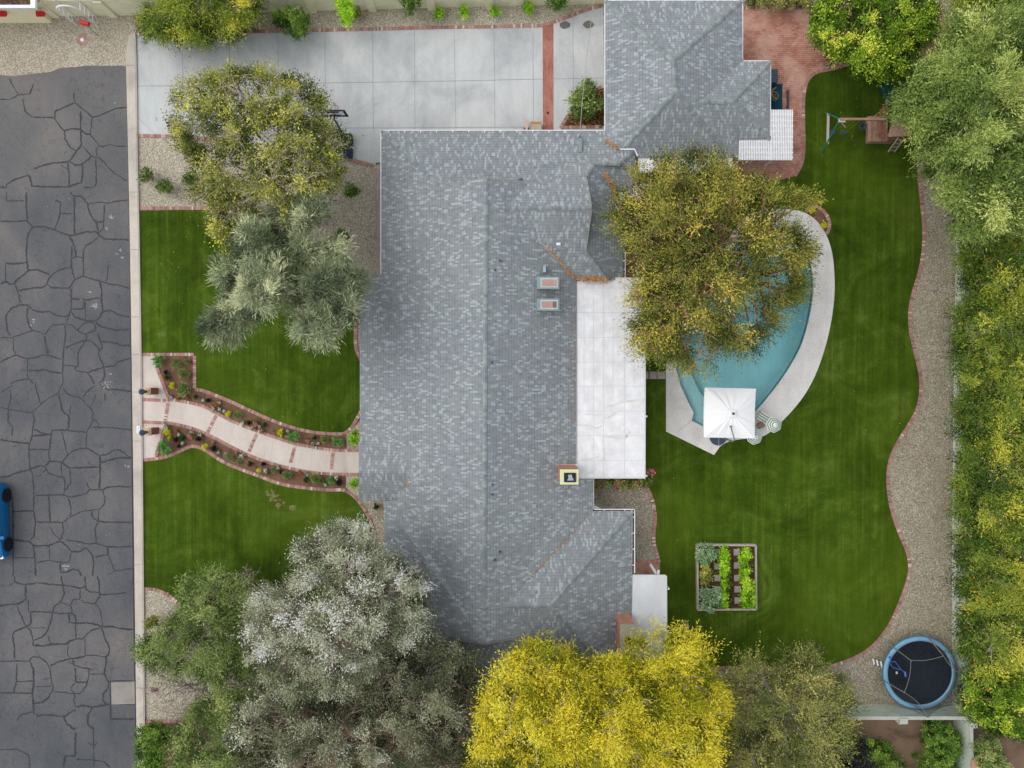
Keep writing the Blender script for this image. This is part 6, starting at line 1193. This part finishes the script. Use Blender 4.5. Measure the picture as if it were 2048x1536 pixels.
bush('bougainvillea', 'pink flowered bougainvillea under the end of the white patio cover', 1265, 962, 20, 1.6, 'leaf_green', poly=[(1205, 960), (1300, 955), (1298, 968), (1270, 972), (1215, 970)], r2=8, flowers=('flower_pink', 110, .09)); bush('bougainvillea', 'small red flowered bougainvillea at the lawn corner of the patio cover', 1295, 944, 10, 1.8, 'leaf_green', flowers=('flower_pink', 60, .1)); bush('bougainvillea', 'sparse pink bougainvillea at the gutter beside the chimney', 1190, 972, 10, 1.4, 'leaf_olive', 'l', flowers=('flower_pink', 14, .06))
bush('oleander_shrub', 'dark green shrub at the kerb in the bottom left yard', 305, 1490, 36, 2.0, 'leaf_green', poly=[(275, 1455), (320, 1445), (350, 1460), (330, 1500), (325, 1560), (275, 1560)], r2=14); bush('low_shrub', 'small yellowing shrub at the kerb above the bushy green tree', 301, 1240, 17, .9, 'leaf_ash', 'b')
bush('vine_shrub', 'dark ivy like shrub climbing the bottom right wall', 1890, 1480, 30, 1.4, 'leaf_green', poly=[(1862, 1450), (1895, 1440), (1915, 1470), (1920, 1520), (1900, 1560), (1850, 1550)], r2=12); bush('rosemary_shrub', 'slanting grey green bushy shrub in the bottom right corner', 1972, 1500, 40, 1.8, 'leaf_pv', poly=[(1946, 1482), (1988, 1474), (2008, 1510), (2025, 1570), (1960, 1570)], r2=15); bush('tangle_shrub', 'green vine spilling over the wall behind the trampoline', 1930, 1395, 18, 2.2, 'leaf_pv', poly=[(1915, 1380), (1945, 1380), (1945, 1430), (1918, 1425)], r2=9)
bush('dry_brush', 'dark purplish dead brush at the bottom edge right of the olive tree', 1690, 1500, 30, 1.0, 'leaf_blackish', 'l', poly=[(1655, 1475), (1710, 1470), (1740, 1500), (1745, 1560), (1650, 1560)], r2=13)
for k, (pl, l) in enumerate((([(1725, 1485), (1765, 1478), (1785, 1500), (1770, 1520), (1730, 1520)], 'low green weed patch left of the bare dirt'), ([(1750, 1520), (1900, 1500), (1905, 1560), (1740, 1565)], 'low green weeds along the bottom edge'), ([(1850, 1440), (1880, 1440), (1880, 1500), (1845, 1500)], 'low weeds under the corner wall'))):
    bush('weed_patch', l, sum(p[0] for p in pl) / len(pl), sum(p[1] for p in pl) / len(pl), 22, .5, 'leaf_green', poly=pl, r2=11, seed=60 + k)
bush('ground_cover', 'dark green undergrowth at the top behind the brick patio', 1560, 5, 20, .8, 'leaf_olive', poly=[(1490, -20), (1640, -20), (1635, 12), (1490, 12)], r2=10)
bush('ground_cover', 'dim green undergrowth between citrus and the large light tree', 1855, 55, 16, .8, 'leaf_green', poly=[(1838, 40), (1868, 36), (1880, 66), (1850, 74)], r2=9)
# bare dead tree
def bare(name, label, x, y, r, h, seed, bark='bark_g'):
    rng = np.random.default_rng(seed); b = P(x, y, h * .6); b[2] = 0; t = thing(name, label, 'tree', b); m = MB()
    def go(p, d, L, rad, dep):
        e = p + d * L; mid = (p + e) / 2 + rng.normal(size=3) * L * .12; m.tube([p, mid, e], [max(rad, .018), max(rad * .8, .015), max(rad * .6, .012)], 5 if dep < 2 else 3)
        if dep >= 5: return
        for _ in range(3 if dep < 4 else 2):
            nd = d + rng.normal(size=3) * .65; nd[2] = nd[2] * .5 + .12; nd /= np.linalg.norm(nd); go(e if rng.random() < .7 else mid, nd, L * rng.uniform(.6, .85), rad * .6, dep + 1)
    for k in range(5):
        a = k * 1.26 + rng.uniform(0, .6); go(b + (0, 0, .8), np.array((math.cos(a) * .8, math.sin(a) * .8, .5)), M(r, h) * .45, .075, 1)
    m.tube([b, b + (0, 0, .9)], [.1, .08], 6); obj('branches', m, bark, t); return t
bare('dead_tree', 'leafless grey branches over the corner gravel', 395, 1378, 95, 3.0, 3); bare('dead_tree', 'tangle of bare grey twigs above the green bushy tree', 450, 1235, 66, 8.2, 4, 'bark_p'); bare('dead_tree', 'bare grey twigs beside the silver eucalyptus at the bottom', 480, 1440, 62, 8.0, 5)
# planted beds along the walk: a few kinds, copied
PK = {}
def proto(kind):
    mat, sty, r, h, fl, nm = {'sage': ('leaf_lav', 'b', 13, .55, None, 'sage_plant'), 'green': ('leaf_pv', 'b', 11, .5, None, 'leafy_plant'), 'chart': ('leaf_chart', 's', 6, .3, None, 'golden_plant'), 'dark': ('leaf_dark', 's', 5.5, .3, None, 'dwarf_shrub'), 'white': ('leaf_green', 's', 3, .18, ('flower_white', 14, .05), 'white_flower'), 'pink': ('leaf_green', 's', 3, .18, ('flower_pink', 14, .05), 'pink_flower'), 'red': ('leaf_green', 's', 3, .18, ('flower_red', 14, .05), 'red_flower'), 'yellow': ('leaf_green', 's', 8, .35, ('flower_yellow', 60, .06), 'yellow_flower'), 'grey': ('leaf_silver', 's', 4.5, .22, None, 'silver_plant'), 'black': ('leaf_blackish', 's', 5, .25, None, 'dark_leaved_plant')}[kind]
    return bush(nm, '', 1024, 742, r, h, mat, sty, flowers=fl, cat='plant'), r
BEDS = {'upper walk bed': dict(sage=[(320, 722, 13), (590, 874, 13), (677, 884, 12)], green=[(354, 727, 10), (372, 746, 11), (370, 778, 13), (375, 722, 6), (478, 830, 8), (651, 877, 8)], chart=[(345, 771, 6), (457, 827, 6)], yellow=[(561, 864, 9)], dark=[(394, 794, 5), (532, 849, 5), (630, 875, 5), (335, 756, 5)], black=[(419, 801, 5), (500, 845, 5), (333, 745, 5)], white=[(408, 801, 3), (439, 805, 3), (427, 815, 3), (440, 817, 3), (449, 823, 3), (343, 793, 3), (369, 793, 3), (520, 854, 3), (487, 845, 3), (577, 862, 3), (636, 887, 3)], pink=[(513, 846, 5), (524, 860, 4), (549, 866, 3), (616, 881, 4)], red=[(376, 796, 3), (434, 810, 4), (356, 796, 3), (329, 754, 3)], grey=[(626, 888, 5), (507, 856, 5)]),
 'lower walk bed': dict(sage=[(334, 895, 16), (662, 960, 9)], green=[(462, 915, 7), (576, 948, 9), (633, 954, 10), (547, 940, 6), (642, 962, 6), (480, 924, 5)], chart=[(336, 865, 7), (411, 892, 6), (519, 941, 5), (340, 875, 4)], dark=[(369, 874, 7), (502, 927, 6), (614, 959, 6)], black=[(354, 879, 6), (359, 892, 4), (399, 877, 6), (430, 897, 7), (563, 943, 5), (528, 927, 5), (680, 965, 6)], white=[(336, 855, 4), (359, 868, 3), (366, 887, 3), (437, 905, 3), (533, 942, 4), (483, 912, 4), (557, 934, 3), (639, 960, 3), (651, 968, 3), (674, 956, 4), (402, 870, 3)], pink=[(474, 905, 3), (380, 870, 4), (384, 873, 4), (427, 885, 3)], red=[(354, 861, 3), (600, 945, 3)], grey=[(486, 913, 5), (383, 865, 5), (616, 947, 5), (452, 908, 5)])}
WORD = dict(sage='grey green sage like plant', green='leafy green plant', chart='small chartreuse plant', yellow='bright yellow flowering clump', dark='tiny dark green dwarf shrub', black='dark leaved little plant', white='tiny white flowers', pink='small pink flowers', red='small red flowers', grey='small silver grey plant')
ORD = ['nearest the street', 'second from the street', 'third from the street', 'fourth from the street', 'fifth from the street', 'sixth from the street', 'seventh from the street', 'eighth from the street', 'ninth from the street', 'tenth from the street', 'eleventh from the street']
used = set(); rp_ = random.Random(9)
for bed, kinds in BEDS.items():
    for kind, lst in kinds.items():
        lst = sorted(lst)
        for i, (x, y, r) in enumerate(lst):
            if kind not in PK: PK[kind] = proto(kind)
            src, r_ = PK[kind]; lab = WORD[kind] + ' in the ' + bed + (', ' + ORD[i] if len(lst) > 1 else '')
            b = P(x, y, .1); b[2] = 0.012; o = src if kind not in used else copy_tree(src, b, rp_.uniform(0, 6.28), r / r_, lab)
            if kind not in used: src.location = tuple(b); src.rotation_euler[2] = 1.0; src.scale = (r / r_,) * 3; src['label'] = lab; used.add(kind)
            o['group'] = 'plants in the walk beds'
bush('viburnum_shrub', 'bright green shrub against the house at the end of the upper walk bed', 708, 876, 17, 1.1, 'leaf_bright'); bush('viburnum_shrub', 'yellow green shrub against the house below the walk', 711, 967, 12, .9, 'leaf_bright', 'b'); bush('dwarf_shrub', 'tiny dark shrub in the gravel corner below the porch roof', 753, 1012, 7, .4, 'leaf_dark', 's')
flat('planting_bed', [(1616, 424), (1625, 417), (1637, 420), (1650, 432), (1654, 446), (1653, 460), (1646, 466), (1634, 448)], 0.03, 'soil')
bush('golden_plant', 'yellow green plant at the top of the small bed by the pool', 1624, 421, 7, .35, 'leaf_chart', 's', cat='plant'); bush('golden_plant', 'yellow green plant at the bottom of the small bed by the pool', 1647, 452, 7, .35, 'leaf_chart', 's', cat='plant')
flat('planter_soil', [(1124, 252), (1132, 238), (1148, 216), (1168, 196), (1190, 182), (1208, 176), (1208, 252)], 0.03, 'mulch')
# vegetables in the raised bed
for pl, mt, l, rr, st in (([(1399, 1093), (1420, 1093), (1428, 1100), (1416, 1112), (1412, 1125), (1399, 1126)], 'leaf_sage', 'blue green broccoli plants in the upper left of the vegetable bed', 6, 'l'), ([(1420, 1106), (1430, 1110), (1428, 1122), (1419, 1120)], 'leaf_sage', 'small blue green cabbage plant beside the first stone in the vegetable bed', 6, 'l'), ([(1403, 1180), (1430, 1178), (1440, 1195), (1443, 1208), (1426, 1214), (1422, 1222), (1402, 1210)], 'leaf_sage', 'large blue green cabbage plants in the lower left of the vegetable bed', 7, 'l'), ([(1444, 1096), (1453, 1098), (1455, 1140), (1452, 1170), (1451, 1196), (1446, 1196), (1445, 1140)], 'leaf_bright', 'left row of bright leafy plants in the vegetable bed', 3.0, 'l'), ([(1443, 1200), (1452, 1202), (1452, 1214), (1445, 1214)], 'leaf_bright', 'short bright plant at the foot of the left row in the vegetable bed', 5, 'l'), ([(1484, 1096), (1500, 1100), (1492, 1118), (1501, 1150), (1499, 1175), (1502, 1210), (1484, 1214), (1483, 1150), (1481, 1120)], 'leaf_bright', 'wide right row of bright leafy plants in the vegetable bed', 4.2, 'l'), ([(1506, 1162), (1509, 1162), (1511, 1212), (1506, 1212)], 'leaf_bright', 'narrow grassy green strip at the right board of the vegetable bed', 4, 's'), ([(1408, 1130), (1418, 1130), (1421, 1150), (1412, 1170), (1404, 1155)], 'leaf_ash', 'sparse yellow green seedlings in the left of the vegetable bed', 3, 'l'), ([(1454, 1145), (1459, 1145), (1460, 1214), (1455, 1214)], 'leaf_dark', 'low dark green row beside the left bright row in the vegetable bed', 5, 's')):  # the leaf_dark row is the left bright row's shadow, put into leaf colour
    bush('vegetable_row', l, sum(p[0] for p in pl) / len(pl), sum(p[1] for p in pl) / len(pl), 14, {'leaf_dark': .25, 'leaf_ash': .2}.get(mt, .32), mt, st, poly=pl, r2=rr, group='vegetable rows in the raised bed', cat='vegetables', seed=len(l))
# scattered leaves
m = MB(); rl = random.Random(12)
for (x0, x1, y0, y1, n, z) in ((280, 460, 430, 700, 16, .03), (290, 720, 730, 1180, 14, .03), (1300, 1840, 380, 1330, 60, .03), (0, 260, 160, 1500, 40, .02), (1650, 1850, 140, 330, 14, .03), (340, 720, 240, 480, 160, .03), (1380, 1440, 650, 700, 8, .07), (280, 700, 70, 230, 50, .03), (1375, 1500, 715, 860, 16, -.055), (1905, 1925, 440, 1340, 60, .02), (1860, 1905, 900, 1340, 40, .02)):
    for k in range(n):
        p = P(rl.uniform(x0, x1), rl.uniform(y0, y1), z) + (0, 0, .01); r = rl.uniform(.015, .035); a = rl.uniform(0, 6.3); m.tint = rl.uniform(.4, 1); m.poly([p + (r * math.cos(a + j * 1.57) * (1 if j % 2 else .6), r * math.sin(a + j * 1.57), 0) for j in range(4)])
obj('fallen_leaves', m, 'litter', kind='stuff')
